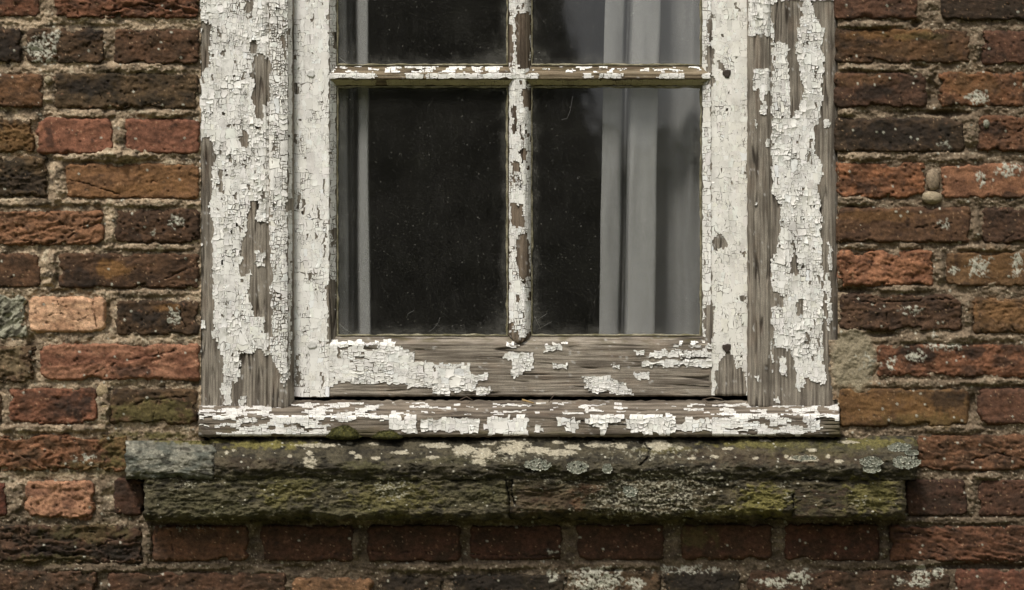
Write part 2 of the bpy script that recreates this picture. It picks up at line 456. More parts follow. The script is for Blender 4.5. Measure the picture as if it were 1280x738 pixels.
# x0 y0 x1 y1, colour, second colour, roughness, layered splitting, angle of the layers
OR = (142, 86, 54); ORD = (112, 68, 44); BR = (96, 66, 46); BRD = (74, 54, 40); DK = (58, 46, 38); RED = (140, 78, 56); REDD = (92, 50, 38)
PK = (186, 138, 106); GY = (118, 104, 82); PUR = (72, 48, 40); OL = (104, 82, 44)
BR_T = [
 (-62, -22, 50, 22, (104, 62, 42), DK, 1, .2, .1), (68, -20, 250, 24, (118, 72, 50), (78, 50, 36), 1.2, 1.0, .3),
 (-60, 34, 27, 80, (74, 54, 42), DK, 1, .2, 0), (33, 35, 131, 80, (84, 60, 42), (56, 44, 34), 1.2, .2, 0), (143, 36, 250, 81, (92, 62, 44), (68, 48, 34), 1.1, .2, 0),
 (-95, 92, 54, 135, (114, 76, 48), (84, 58, 40), .9, .2, .1), (67, 91, 249, 137, (86, 66, 46), (54, 44, 34), 1.1, .3, .5),
 (-70, 148, 44, 191, (102, 78, 48), (66, 50, 34), 1.3, .9, .05), (45, 147, 142, 193, (142, 86, 66), (116, 70, 53), .7, 0, 0), (155, 148, 250, 193, (132, 80, 62), (106, 64, 50), .8, .15, .5),
 (-120, 195, 60, 247, (88, 68, 48), (54, 44, 34), 1.3, .9, .1), (81, 204, 250, 250, (136, 92, 56), (104, 70, 44), .9, .3, -.4),
 (-50, 263, 131, 307, (138, 92, 64), (100, 68, 48), 1.2, .8, -.4), (143, 261, 250, 305, (84, 58, 42), (60, 42, 32), 1.3, .2, 0),
 (-130, 316, 52, 360, (98, 66, 46), (72, 50, 36), .8, .2, .1), (73, 316, 250, 361, (90, 62, 44), (66, 46, 34), .9, .35, -.3),
 (37, 371, 132, 416, (212, 164, 138), (176, 128, 102), .8, .1, 0), (145, 375, 250, 420, (80, 58, 42), (54, 42, 34), 1.1, .2, 0),
 (50, 429, 250, 476, (152, 100, 78), (116, 70, 52), 1.0, .35, -.3),
 (-70, 486, 3, 531, (96, 72, 54), DK, 1.2, .3, 0), (10, 485, 122, 531, (126, 76, 56), (82, 52, 40), 1.1, .3, 0), (136, 486, 247, 531, (92, 68, 46), (66, 50, 36), 1.0, .3, -.2),
 (-45, 543, 160, 590, (126, 80, 54), (84, 58, 40), 1.4, .9, .25),
 (-95, 602, 10, 646, (100, 52, 40), (66, 38, 30), .9, .1, 0), (31, 601, 119, 650, (170, 118, 92), (122, 80, 62), 1.4, .2, 0), (142, 597, 181, 645, (80, 52, 42), (56, 40, 34), .9, .1, 0),
 (-35, 656, 178, 706, (78, 54, 42), (50, 40, 32), 1.4, 1.1, .15), (190, 657, 311, 702, (108, 70, 50), (82, 56, 42), .9, .1, 0),
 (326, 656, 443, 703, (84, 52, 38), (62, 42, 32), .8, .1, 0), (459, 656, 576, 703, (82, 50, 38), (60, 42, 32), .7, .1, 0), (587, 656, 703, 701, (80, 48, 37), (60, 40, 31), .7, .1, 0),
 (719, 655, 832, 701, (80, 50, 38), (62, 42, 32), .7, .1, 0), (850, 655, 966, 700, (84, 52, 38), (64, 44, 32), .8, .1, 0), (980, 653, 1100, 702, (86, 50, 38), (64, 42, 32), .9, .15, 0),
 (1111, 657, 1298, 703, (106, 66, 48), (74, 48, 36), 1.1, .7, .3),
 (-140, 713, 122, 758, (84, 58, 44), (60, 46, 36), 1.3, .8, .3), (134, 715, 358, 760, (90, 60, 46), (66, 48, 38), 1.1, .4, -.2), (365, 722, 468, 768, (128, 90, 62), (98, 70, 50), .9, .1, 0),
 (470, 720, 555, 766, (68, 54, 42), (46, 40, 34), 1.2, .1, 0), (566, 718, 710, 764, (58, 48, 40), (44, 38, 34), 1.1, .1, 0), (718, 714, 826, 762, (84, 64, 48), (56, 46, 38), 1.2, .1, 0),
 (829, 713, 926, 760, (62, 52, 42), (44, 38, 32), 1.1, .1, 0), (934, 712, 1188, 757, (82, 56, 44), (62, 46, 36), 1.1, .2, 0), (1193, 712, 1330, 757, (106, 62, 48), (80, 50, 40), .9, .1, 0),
 (1048, -22, 1148, 25, (92, 60, 46), (66, 46, 38), 1.0, .2, 0), (1176, -22, 1336, 26, (66, 50, 42), (50, 40, 34), .8, .1, 0),
 (1049, 36, 1213, 80, (88, 60, 40), (62, 46, 34), 1.0, .2, 0), (1227, 38, 1390, 82, (94, 60, 47), (72, 48, 39), .9, .1, 0),
 (1048, 91, 1158, 135, (84, 56, 44), (62, 44, 36), 1.0, .1, 0), (1173, 89, 1282, 134, (118, 74, 46), (76, 52, 38), 1.1, .2, .2),
 (1048, 147, 1206, 191, (74, 56, 44), (54, 43, 35), 1.0, .1, 0), (1222, 145, 1335, 191, (110, 70, 48), (74, 50, 38), 1.1, .3, .4),
 (1049, 203, 1157, 249, (138, 84, 50), (98, 62, 42), 1.2, .2, 0), (1176, 204, 1340, 249, (144, 94, 67), (116, 74, 54), .8, .1, 0),
 (1051, 259, 1213, 304, (96, 66, 46), (76, 52, 40), .8, .15, -.1), (1227, 259, 1390, 305, (82, 56, 44), (62, 44, 36), .9, .3, .1),
 (1052, 312, 1168, 358, (150, 96, 66), (112, 69, 48), 1.5, .25, .1), (1182, 315, 1290, 359, (108, 78, 50), (82, 58, 40), .9, .1, 0),
 (1054, 367, 1203, 414, (88, 62, 48), (64, 46, 38), 1.2, .5, .05), (1216, 372, 1330, 418, (116, 82, 52), (80, 58, 40), 1.2, .4, .2),
 (1095, 430, 1298, 473, (124, 76, 52), (76, 50, 38), 1.2, .3, .1),
 (1053, 485, 1211, 534, (112, 80, 44), (86, 60, 38), .9, .1, .2), (1222, 485, 1380, 531, (106, 68, 54), (82, 54, 44), .8, .1, 0),
 (1145, 543, 1345, 589, (110, 72, 50), (78, 54, 40), 1.1, .6, .15), (1131, 599, 1210, 646, (76, 50, 42), (58, 42, 36), .9, .1, 0), (1222, 599, 1380, 646, (90, 58, 46), (68, 46, 38), .9, .2, .1),
]
rnd = random.Random(5)
# a ring of plainer bricks just outside the picture
FILL = []
def fill_row(y0, y1, xa, xb):
    x = xa
    while x < xb - 30:
        w = rnd.choice([104, 162, 162])
        FILL.append((x, y0 + rnd.uniform(-1, 1), min(x + w, xb), y1 + rnd.uniform(-1, 1), rnd.choice([OR, ORD, BR, BRD, RED, REDD]), BRD, 1, .2, 0))
        x += w + 13
rows = sorted({round(b[1] / 56) for b in BR_T})
for k in range(-6, 16):
    yy0 = -22 + k * 56; yy1 = yy0 + 45
    mine = [b for b in BR_T + [(-40, 367, 34, 426), (-60, 433, 46, 479)] if abs((b[1] + b[3]) / 2 - (yy0 + yy1) / 2) < 27]
    inside = 0 <= k <= 13
    L = min([b[0] for b in mine if b[0] < 200] or [248 if k < 10 else 0]) if inside else 248
    Rr = max([b[2] for b in mine if b[2] > 1000] or [1050]) if inside else 1050
    if k < 0 or inside:
        off = rnd.uniform(0, 90)
        xs = L - 13
        while xs > -420:
            w = rnd.choice([104, 162, 162]); FILL.append((xs - w, yy0, xs, yy1, rnd.choice([OR, ORD, BR, BRD, REDD]), BRD, 1, .2, 0)); xs -= w + 13
        fill_row(yy0, yy1, Rr + 13, 1700)
    else:
        fill_row(yy0 + 6, yy1 + 6, -420 + rnd.uniform(0, 80), 1700)

def sdbox(x, y, x0, y0, x1, y1, r):
    qx = np.abs(x - (x0 + x1) / 2) - (x1 - x0) / 2 + r; qy = np.abs(y - (y0 + y1) / 2) - (y1 - y0) / 2 + r
    return np.hypot(np.maximum(qx, 0), np.maximum(qy, 0)) + np.minimum(np.maximum(qx, qy), 0) - r

BT = np.array((.92, .875, .66))
def brick(i, spec, step, name='brick', special=None):
    x0, y0, x1, y1, c1, c2, rough, strata, ang = spec
    if 1045 < x0 < 1057: x0 -= 5          # these butt against the casing
    r2 = .75 * rough ** 1.7
    sd = i % 60
    nx = max(6, int((x1 - x0) / step)); ny = max(4, int((y1 - y0) / step))
    X, Y = np.meshgrid(np.linspace(x0 - 1, x1 + 1, nx), np.linspace(y0 - 1, y1 + 1, ny))
    o = i * 31.7
    rr = 4 + 5 * ((i * .618) % 1)
    d = -sdbox(X, Y, x0, y0, x1, y1, rr)
    d = d - 9.0 * np.clip(fbm(X / 26 + o, Y / 20, 4, sd) - .0, 0, 1) * rough - 2.0 * np.abs(fbm(X / 7 + o, Y / 7, 2, sd + 3)) * rough - .3
    Rd = 3.2
    t = np.clip(d / Rd, 0, 1)
    He = -(1 - np.sqrt(1 - (1 - t) ** 2)) * 4 - np.clip(-d, 0, 6) * 2.2
    base = ((i * .37) % 1 - .5) * 3
    H = base + He + r2 * (3.0 * fbm(X / 45 + o, Y / 30, 3, sd + 5) + 2.0 * fbm(X / 14, Y / 10 + o, 4, sd + 7) + 1.0 * fbm(X / 4.5, Y / 4, 3, sd + 9))
    tone = np.zeros(X.shape)
    if strata:
        ca, sa = math.cos(ang), math.sin(ang)
        s = (Y * ca - X * sa) / 13 + 1.5 * fbm(X / 55 + o, Y / 30, 4, sd + 11)
        f = s - np.floor(s)
        amt = strata * ss(-.25, .35, fbm(X / 60 + o, Y / 25 - o, 2, sd + 13) + strata * .35)
        H = H + amt * (4.5 * (ss(0, .12, f) * (1 - f)) - 1.5)
        tone = amt * (f - .5)
    f1, f2, idv = cell(X / 7 + o, Y / 7, sd + 2)
    pit = ss(.34, .10, f1 / (.4 + 1.0 * ((idv * 9.7) % 1))) * (idv > .72 + .24 * ((i * .77) % 1))
    H = H - pit * 1.7 * rough
    crk = np.zeros(X.shape)
    for pts, w in CRACKS:
        xs = [p[0] for p in pts]; ys = [p[1] for p in pts]
        if min(xs) > x1 or max(xs) < x0 or min(ys) > y1 or max(ys) < y0 or abs((min(ys) + max(ys)) / 2 - (y0 + y1) / 2) > 40: continue
        dd = seg_dist(X + 2.2 * fbm(X / 8, Y / 8, 3, 21), Y + 2.2 * fbm(X / 8, Y / 8, 3, 23), pts)
        crk = np.maximum(crk, ss(w * .62, w * .15, dd) * ss(-.35, .15, fbm(X / 14, Y / 14, 2, 29)))
    H = H - crk * 3
    a, b = alb(*c1) * BT, alb(*c2) * BT
    a, b = (v + (v @ np.array((.3, .59, .11)) - v) * .12 for v in (a, b))
    n = fbm(X / 26 + o, Y / 20, 5, sd + 15)
    C = mix(a, b, ss(-.35, .45, n + tone * .6))
    C = C * (1 + .55 * fbm(X / 6, Y / 5, 4, sd + 17))[..., None]
    C = mix(C, alb(160, 112, 80), .35 * ss(.42, .7, fbm(X / 9 + 7, Y / 8, 4, sd + 19)))
    C = mix(C, alb(44, 34, 27), .6 * ss(.30, .6, fbm(X / 10, Y / 9 + 4, 4, sd + 21)))
    C = mix(C, alb(30, 24, 20), np.clip(pit * .4 + crk * .5, 0, 1))
    f1, f2, idv = cell(X / 3.1, Y / 3.1, sd + 25)        # grog and sand grains in the clay
    C = mix(C, alb(196, 158, 116), .4 * ss(.35, .2, f1) * (idv > .955))
    if special == 'stone':
        C = mix(alb(150, 146, 124), alb(70, 66, 52), ss(-.1, .3, fbm((X + Y) / 9, (Y - X * .6) / 22, 4, 3)))
    C, H = marks(X, Y, C, H)
    C = np.clip(C, .004, .85)
    return hf(name, X, Y, H, C, M['brick'], wall, skirt=26)

bi = 0
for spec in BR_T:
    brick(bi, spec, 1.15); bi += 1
tag(brick(bi, (-40, 367, 34, 426, (150, 146, 124), (70, 66, 52), 1.6, .8, -.5), 1.15, 'stone', 'stone'), 'pale grey green rough stone wedged among the bricks'); bi += 1
tag(brick(bi, (-60, 433, 46, 479, (112, 94, 72), (84, 62, 46), 1.6, .5, .3), 1.15, 'stone'), 'grey brown broken rubble lump in the wall'); bi += 1
for spec in FILL:
    brick(bi, spec, 7); bi += 1

# mortar: raised or sunken spots
M_UP = [(148, 170, 9, 30, 4), (150, 190, 40, 8, 4), (140, 196, 70, 7, 4), (110, 142, 45, 6, 4), (205, 142, 35, 6, 4), (72, 225, 10, 30, 3), (170, 85, 60, 7, 3), (62, 335, 10, 25, 4), (40, 253, 80, 6, 3), (180, 254, 70, 6, 3), (137, 290, 8, 20, 2),
        (190, 309, 60, 5, 3), (190, 366, 60, 5, 2), (128, 20, 8, 20, 0), (130, 508, 8, 30, 5), (20, 620, 12, 25, 3), (60, 536, 70, 6, 4), (130, 710, 80, 6, 3), (184, 680, 7, 25, 4), (250, 708, 60, 6, 3), (240, 650, 60, 5, 2),
        (1065, 418, 25, 8, 5), (1085, 31, 40, 5, 4), (1110, 85, 60, 5, 3), (1060, 140, 12, 6, 4), (1080, 196, 35, 6, 4), (1170, 196, 60, 7, 2), (1215, 165, 10, 20, 4), (1220, 60, 6, 20, 3), (1064, 252, 30, 6, 4), (1075, 308, 25, 5, 4),
        (1140, 308, 16, 5, 4), (1175, 335, 8, 18, 3), (1240, 310, 45, 5, 3), (1130, 361, 45, 5, 3), (1220, 284, 6, 24, 3), (1210, 400, 6, 30, 3), (1190, 423, 90, 7, 2), (1140, 480, 90, 6, 2), (1250, 478, 50, 5, 4), (1190, 537, 50, 6, 4),
        (1235, 594, 20, 6, 5), (1214, 620, 7, 25, 4), (1200, 651, 90, 5, 3), (1106, 680, 6, 20, 5), (1080, 707, 60, 6, 2), (1150, 704, 30, 6, 4), (520, 710, 60, 6, 4), (445, 680, 6, 20, 4), (620, 708, 60, 6, 3), (340, 712, 30, 6, 3), (770, 707, 60, 5, 3)]
M_DN = [(1166, 115, 8, 22, 9), (1185, 142, 30, 5, 9), (1145, 29, 7, 6, 9), (1150, 84, 14, 4, 7), (1065, 363, 25, 4, 9), (1150, 310, 6, 5, 5), (1100, 417, 20, 5, 8), (1215, 505, 5, 14, 8), (100, 33, 45, 4, 3), (60, 300, 5, 10, 4), (370, 712, 26, 6, 6),
        (137, 395, 5, 20, 6), (245, 478, 8, 6, 8), (40, 430, 8, 10, 7), (1230, 708, 70, 5, 8), (580, 690, 5, 14, 7), (945, 725, 5, 14, 7), (320, 680, 7, 25, 5), (710, 680, 8, 25, 3), (1150, 141, 40, 4, 4), (75, 365, 12, 4, 6)]
CEM = (1066, 452, 30, 46)   # smeared cement beside the casing foot
allb = BR_T + FILL + [(-40, 367, 34, 426), (-60, 433, 46, 479)]

def mortar_field(X, Y, st):
    H = -4.8 + 4.0 * fbm(X / 30, Y / 16, 3, 33) + 2.3 * fbm(X / 10, Y / 9, 3, 35) + 1.4 * fbm(X / 3.4, Y / 3.4, 3, 37)
    f1, f2, idv = cell(X / 3.3, Y / 3.3, 39)
    H = H + .9 * ss(.45, .1, f1) * (idv > .5)
    bn = .3 * fbm(X / 9, Y / 9, 2, 41)
    for L, sg in ((M_UP, 1), (M_DN, -1)):
        for cx, cy, rx, ry, s in L:
            H = H + sg * (s + (2.2 if sg > 0 else 0)) * ss(-.15, .5, 1 - np.hypot((X - cx) / rx, (Y - cy) / ry) + bn)
    cm = ss(0, .35, 1 - (np.abs((X - CEM[0]) / CEM[2]) ** 3 + np.abs((Y - CEM[1]) / CEM[3]) ** 3) ** .4 + .25 * fbm(X / 14, Y / 14, 3, 43))
    H = np.where(cm > 0, H * (1 - cm) + cm * (-1 + 2.5 * fbm(X / 16, Y / 16, 4, 45) + 1.0 * fbm(X / 3, Y / 3, 2, 46)), H)
    n = fbm(X / 30, Y / 18, 4, 47)
    C = mix(alb(168, 145, 115), alb(122, 103, 80), ss(-.4, .4, n))
    C = mix(C, alb(186, 172, 142), .55 * ss(.2, .6, fbm(X / 16 + 5, Y / 11, 4, 49)))
    C = mix(C, alb(58, 50, 38), .75 * ss(.1, .5, fbm(X / 20, Y / 13 + 9, 4, 51)))
    C = mix(C, alb(97, 81, 62), .65 * ss(1000, 1100, X + 30 * n))        # the joints by the picture's right turn darker and browner
    C = mix(C, alb(76, 63, 47), .75 * ss(560, 680, Y + 40 * n))          # joints turn darker brown low down
    C = C * (1 + .45 * fbm(X / 3, Y / 3, 3, 53))[..., None]
    C = mix(C, alb(205, 190, 160), .55 * ss(.4, .15, f1) * (idv > .86))
    C = mix(C, alb(48, 40, 32), .6 * ss(.4, .15, f1) * (idv < .10))
    C = mix(C, alb(138, 126, 100) * (1 + .3 * fbm(X / 5, Y / 5, 4, 55))[..., None], cm * .9)
    C, H = marks(X, Y, C, H)
    return H, np.clip(C, .006, .85)

def mortar(x0, x1, y0, y1, st, cut_inner=None, depth=8):
    X, Y = np.meshgrid(np.arange(x0, x1 + st, st), np.arange(y0, y1 + st, st))
    xc = X[:-1, :-1] + st / 2; yc = Y[:-1, :-1] + st / 2
    ins = np.full(xc.shape, 1e9)
    for b in allb:
        bx0, by0, bx1, by1 = b[:4]
        if bx1 < x0 or bx0 > x1 or by1 < y0 or by0 > y1: continue
        ins = np.minimum(ins, sdbox(xc, yc, bx0, by0, bx1, by1, 1))
    keep = ins > -depth
    keep &= ~((xc > 251) & (xc < 1047) & (yc < 548) & ~((xc > 1036) & (yc > 425) & (yc < 500)))
    keep &= ~((xc > 172) & (xc < 1126) & (yc > 556) & (yc < 640))
    keep &= ~((xc > 256) & (xc < 1044) & (yc > 540) & (yc < 640))
    if cut_inner:
        a, b, c, d = cut_inner
        keep &= ~((xc > a) & (xc < b) & (yc > c) & (yc < d))
    vm = np.zeros(X.shape, bool)
    for a in (slice(0, -1), slice(1, None)):
        for b in (slice(0, -1), slice(1, None)): vm[a, b] |= keep
    H = np.zeros(X.shape); C = np.zeros(X.shape + (3,))
    H[vm], C[vm] = mortar_field(X[vm], Y[vm], st)
    return hf('mortar', X, Y, H, C, M['mortar'], wall, keep, skirt=0)
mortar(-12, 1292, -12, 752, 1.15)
mortar(-420, 1700, -360, 880, 7, (-12, 1292, -12, 752), 14)
# two rounded pebbles packed into an upright joint
def pebble(px, py, rx, ry, h, col):
    n, m = 24, 16
    V = []; C = []
    for j in range(m + 1):
        th = math.pi * j / m
        for i in range(n):
            ph = 2 * math.pi * i / n
            k = 1 + .12 * float(pn(px + math.cos(ph) * math.sin(th) * 2, py + math.cos(th) * 2 + math.sin(ph), 3))
            V.append(P3(px + rx * k * math.sin(th) * math.cos(ph), py - ry * k * math.cos(th), h + 7 * k * math.sin(th) * -math.sin(ph)))
            C.append(np.clip(alb(*col) * (1 + .5 * float(fbm(V[-1][0] * 400, V[-1][2] * 400, 3, 9))), .01, .8))
    F = [(j * n + i, (j + 1) * n + i, (j + 1) * n + (i + 1) % n, j * n + (i + 1) % n) for j in range(m) for i in range(n)]
    return mk('pebble', V, F, M['mortar'], wall, C)
pebble(1166, 225, 8.5, 14, -2, (134, 116, 92)); pebble(1165, 247, 13, 8, -2, (150, 134, 106)); pebble(1233, 155, 4.5, 6, -2, (130, 128, 110))
pebble(128, 489, 8, 9, -4, (150, 130, 96)); pebble(130, 509, 7, 8, -4, (160, 138, 100)); pebble(60, 100, 5, 5, -3, (146, 132, 104))
# solid core of the wall, with the window opening left in it
core = plain('wall_core_mortar', (.20, .17, .12), .95, .35, 30)
xa, xb = (262 - 640) * S, (1034 - 640) * S
ztop, zbot = ZC + (369 + 440) * S, ZC + (369 - 600) * S
for a in ((-4, xa, 0, 3.2), (xb, 4, 0, 3.2), (xa, xb, 0, zbot), (xa, xb, ztop, 3.2)):
    box('wall_core', a[0], a[1], .036, .30, a[2], a[3], core, wall)

# ------------------------------------------------------------------ the window
win = empty('window', (0, .03, ZC + (369 - 546) * S), 'old timber window with flaking white paint and four visible dusty panes', 'window')
FLAKES = []     # (size, builder) gathered so that only the largest become objects of their own
TOPY = -420

def inpoly(x, y, pts):
    r = np.zeros(np.shape(x), bool); n = len(pts)
    for i in range(n):
        (ax, ay), (bx, by) = pts[i], pts[(i + 1) % n]
        if ay == by: continue
        c = ((ay > y) != (by > y)) & (x < (bx - ax) * (y - ay) / (by - ay) + ax)
        r ^= c
    return r

def kd(x0, y0, x1, y1, w, h, r, out, cov, fine):
    """split into cracked cells; keep splitting where the paint's torn edge runs through"""
    W, Hh = x1 - x0, y1 - y0
    k = math.exp(r.gauss(0, .6))
    cw, ch = W / (w * k), Hh / (h * k)
    f = cov(x0, y0, x1, y1)
    if f == 0: return
    if f < 1 and (W > fine[0] or Hh > fine[1]): cw, ch = max(cw, 1.3 * W / fine[0]), max(ch, 1.3 * Hh / fine[1])
    if cw <= 1.25 and ch <= 1.25 or (W < 2.5 and Hh < 2.5):
        if f > .5: out.append((x0, y0, x1, y1))
        return
    t = r.uniform(.3, .7)
    if cw > ch:
        kd(x0, y0, x0 + W * t, y1, w, h, r, out, cov, fine); kd(x0 + W * t, y0, x1, y1, w, h, r, out, cov, fine)
    else:
        kd(x0, y0, x1, y0 + Hh * t, w, h, r, out, cov, fine); kd(x0, y0 + Hh * t, x1, y1, w, h, r, out, cov, fine)

def coverage(rect, keepf, seed, rag):
    st = .75
    gx = np.arange(rect[0], rect[2] + st, st); gy = np.arange(rect[1], rect[3] + st, st)
    X, Y = np.meshgrid(gx, gy)
    u = np.clip(.5 + .8 * fbm(X / 6, Y / 5, 3, seed + 21), 0, 1)
    K = keepf(X + rag * fbm(X / 9, Y / 14, 4, seed + 22), Y + rag * 1.3 * fbm(X / 8, Y / 12, 4, seed + 23), u)
    I = np.zeros((K.shape[0] + 1, K.shape[1] + 1)); I[1:, 1:] = np.cumsum(np.cumsum(K, 0), 1)
    def cov(x0, y0, x1, y1):
        i0 = int((x0 - rect[0]) / st); i1 = max(i0 + 1, int((x1 - rect[0]) / st)); j0 = int((y0 - rect[1]) / st); j1 = max(j0 + 1, int((y1 - rect[1]) / st))
        i1 = min(i1, K.shape[1]); j1 = min(j1, K.shape[0])
        n = (i1 - i0) * (j1 - j0)
        return (I[j1, i1] - I[j0, i1] - I[j1, i0] + I[j0, i0]) / n if n > 0 else 0
    return cov

C_PAINT = np.array((.77, .752, .712))
def paint(part, rect, size, hfun, keepf, mat, seed, gap=.85, thick=.8, lift=.9, tint=C_PAINT, pieces=True, fine=(3.2, 5), rag=4, gmin=.10):
    if rect[1] < -60 and rect[3] > 0:
        paint(part, (rect[0], rect[1], rect[2], -20), (size[0] * 2, size[1] * 2.2), hfun, keepf, mat, seed + 500, gap, thick, lift, tint, False, (9, 14), rag, gmin)
        rect = (rect[0], -20, rect[2], rect[3])
    r = random.Random(seed); cells = []
    kd(*rect, size[0], size[1], r, cells, coverage(rect, keepf, seed, rag), fine)
    if not cells: return
    cs = np.array(cells)
    pts = []; ring = []
    for i in range(len(cs)):
        a, b, c, d = cs[i]
        nw = max(2, int((c - a) / 2.0)); nh = max(2, int((d - b) / 2.0))
        q = [(a + (c - a) * k / nw, b) for k in range(nw)] + [(c, b + (d - b) * k / nh) for k in range(nh)] + \
            [(c - (c - a) * k / nw, d) for k in range(nw)] + [(a, d - (d - b) * k / nh) for k in range(nh)]
        ring.append((len(pts), len(q), i)); pts += q
    p = np.array(pts); x, y = p[:, 0].copy(), p[:, 1].copy()
    lx0, ly0, lx1, ly1 = rect
    sc = min(1.0, min(size) / 7.0)
    wx = sc * (2.0 * pn(x / 13, y / 13, seed) + 1.5 * pn(x / 5.1, y / 5.1, seed + 1) + .7 * pn(x / 2.3, y / 2.3, seed + 4))
    wy = sc * (2.0 * pn(x / 13, y / 13, seed + 2) + 1.5 * pn(x / 5.1, y / 5.1, seed + 3) + .7 * pn(x / 2.3, y / 2.3, seed + 9))
    x = np.clip(x + wx, lx0 + .3 * pn(y / 3, 1, 3), lx1 + .3 * pn(y / 3, 2, 3)); y = np.clip(y + wy, ly0, ly1)
    rep_ = lambda f: np.repeat(np.array([f(k) for k in ring]), [k[1] for k in ring])
    cxa = rep_(lambda k: x[k[0]:k[0] + k[1]].mean()); cya = rep_(lambda k: y[k[0]:k[0] + k[1]].mean())
    dx, dy = cxa - x, cya - y; L = np.hypot(dx, dy) + 1e-6
    g = gmin * np.clip(.8 + 1.5 * pn(x / 5, y / 5, seed + 31), .1, 2) + gap * 1.5 * np.clip(fbm(x / 24, y / 30, 3, seed + 5) + .06, 0, 1) * np.clip(.5 + 1.3 * pn(x / 4, y / 4, seed + 6), .05, 2)
    g = np.minimum(g, L * .4)
    x = x + dx / L * g; y = y + dy / L * g
    peel = np.clip(fbm(x / 34, y / 34, 2, seed + 7) + .28, 0, 1)
    tl = rep_(lambda k: abs(r.gauss(0, .5))); tx = rep_(lambda k: r.gauss(0, .06)); ty = rep_(lambda k: r.gauss(0, .06))
    curl = np.clip(.45 + 1.1 * pn(x / 6, y / 6, seed + 8), 0, 1.3)
    def top(xx, yy, k):
        lo = thick + lift * peel * tl * .8 + np.clip(tx * (xx - cxa) + ty * (yy - cya), -.5, .8) * (.3 + peel) * lift * 2
        return hfun(xx, yy) + np.maximum(lo + k * lift * peel * curl, .25)
    T0 = P3(x, y, top(x, y, 1.3)); x1_, y1_ = x + dx * .38, y + dy * .38
    T1 = P3(x1_, y1_, top(x1_, y1_, .25)); T2 = P3(cxa, cya, top(cxa, cya, 0))
    B0 = P3(x, y, np.minimum(hfun(x, y) + .05, top(x, y, 1.3) - .12))
    SV = []; SF = []; SC = []; nb = 0
    for s, n, ci in ring:
        e = s + n
        V = np.concatenate([T0[s:e], T1[s:e], T2[s:s + 1], T0[s:e], B0[s:e]])
        k = np.arange(n); k2 = (k + 1) % n; c0 = 2 * n; s0 = 2 * n + 1
        F = np.concatenate([np.stack([k, k + n, k2 + n], 1), np.stack([k, k2 + n, k2], 1), np.stack([k + n, np.full(n, c0), k2 + n], 1),
                            np.stack([s0 + k, s0 + k2, s0 + n + k2], 1), np.stack([s0 + k, s0 + n + k2, s0 + n + k], 1)])
        tn = tint * (1 + r.gauss(0, .045)) * np.array((1, 1 - abs(r.gauss(0, .010)), 1 - abs(r.gauss(0, .018))))
        Cc = np.tile(np.clip(tn, 0, .8), (len(V), 1)); Cc[s0:] *= .8
        ww, hh2 = cs[ci, 2] - cs[ci, 0], cs[ci, 3] - cs[ci, 1]
        if pieces and max(ww, hh2) >= 10 and min(ww, hh2) > 5.5 and cs[ci, 1] > -5:
            FLAKES.append((ww * hh2, V, F, Cc, mat, part))
        else:
            add_rest(part, mat, V, F, Cc)
def add_rest(part, mat, V, F, Cc):
    R = REST.setdefault(part.name, [part, mat, [], [], [], 0])
    R[2].append(V); R[3].append(F + R[5]); R[4].append(Cc); R[5] += len(V)
REST = {}

def wood(name, x0, y0, x1, y1, hfun, vertical, c1=(148, 138, 123), c2=(96, 87, 76), green=0, mat=None, seed=0, ragged=.8, skirt=60, outline=None):
    sx, sy = (1.0, 2.6) if vertical else (2.6, 1.0)
    X, Y = np.meshgrid(np.linspace(x0, x1, max(4, int((x1 - x0) / sx))), np.linspace(y0, y1, max(4, int((y1 - y0) / sy))))
    a, l = (X, Y) if vertical else (Y, X)
    gx = a + 1.6 * fbm(a / 40, l / 200, 2, seed)
    g1 = fbm(gx / 2.4, l / 90, 3, seed + 1); g2 = fbm(gx / 9, l / 150, 3, seed + 2)
    H = hfun(X, Y) + .75 * g1 + .5 * g2
    split = ss(.15, .03, np.abs(pn(gx / 9, l / 130, seed + 4))) * ss(.0, .4, fbm(a / 20, l / 60, 2, seed + 5))
    H = H - 2.2 * split
    C = mix(alb(*c1), alb(*c2), ss(-.45, .5, g1 * .8 + g2 * .5 + .3 * fbm(X / 30, Y / 30, 3, seed + 6)))
    C = mix(C, alb(44, 35, 28), .8 * split)
    C = mix(C, alb(150, 122, 96), .16 * ss(.1, .6, fbm(a / 18, l / 50, 3, seed + 8)))
    res = ss(.38, .55, fbm(X / 5, Y / 6, 3, seed + 9)) * ss(-.1, .4, fbm(X / 26, Y / 26, 2, seed + 10))
    C = mix(C, C_PAINT * .9, .6 * res)
    if green is not None and callable(green):
        C = mix(C, C_MOSS * .9, np.clip(green(X, Y), 0, 1))
    e = np.minimum(np.minimum(X - x0, x1 - X), np.minimum(Y - y0, y1 - Y))
    H = H - 1.6 * ss(2.2, 0, e) ** 2
    Xw = X + ragged * pn(Y / 9, X / 60, seed + 12) * ss(4, 0, np.minimum(X - x0, x1 - X)); Yw = Y + ragged * pn(X / 6, Y / 60, seed + 13) * ss(4, 0, np.minimum(Y - y0, y1 - Y))
    if outline is not None: Xw, Yw = outline(Xw, Yw)
    return hf(name, Xw, Yw, H, np.clip(C, .01, .7), mat or (M['wood_v'] if vertical else M['wood_h']), win, skirt=skirt)

def prof(pts, vertical=True):
    a = np.array(pts, float)
    return (lambda x, y: np.interp(x, a[:, 0], a[:, 1])) if vertical else (lambda x, y: np.interp(y, a[:, 0], a[:, 1]))

def R4(a, b, c, d): return [(a, b), (c, b), (c, d), (a, d)]

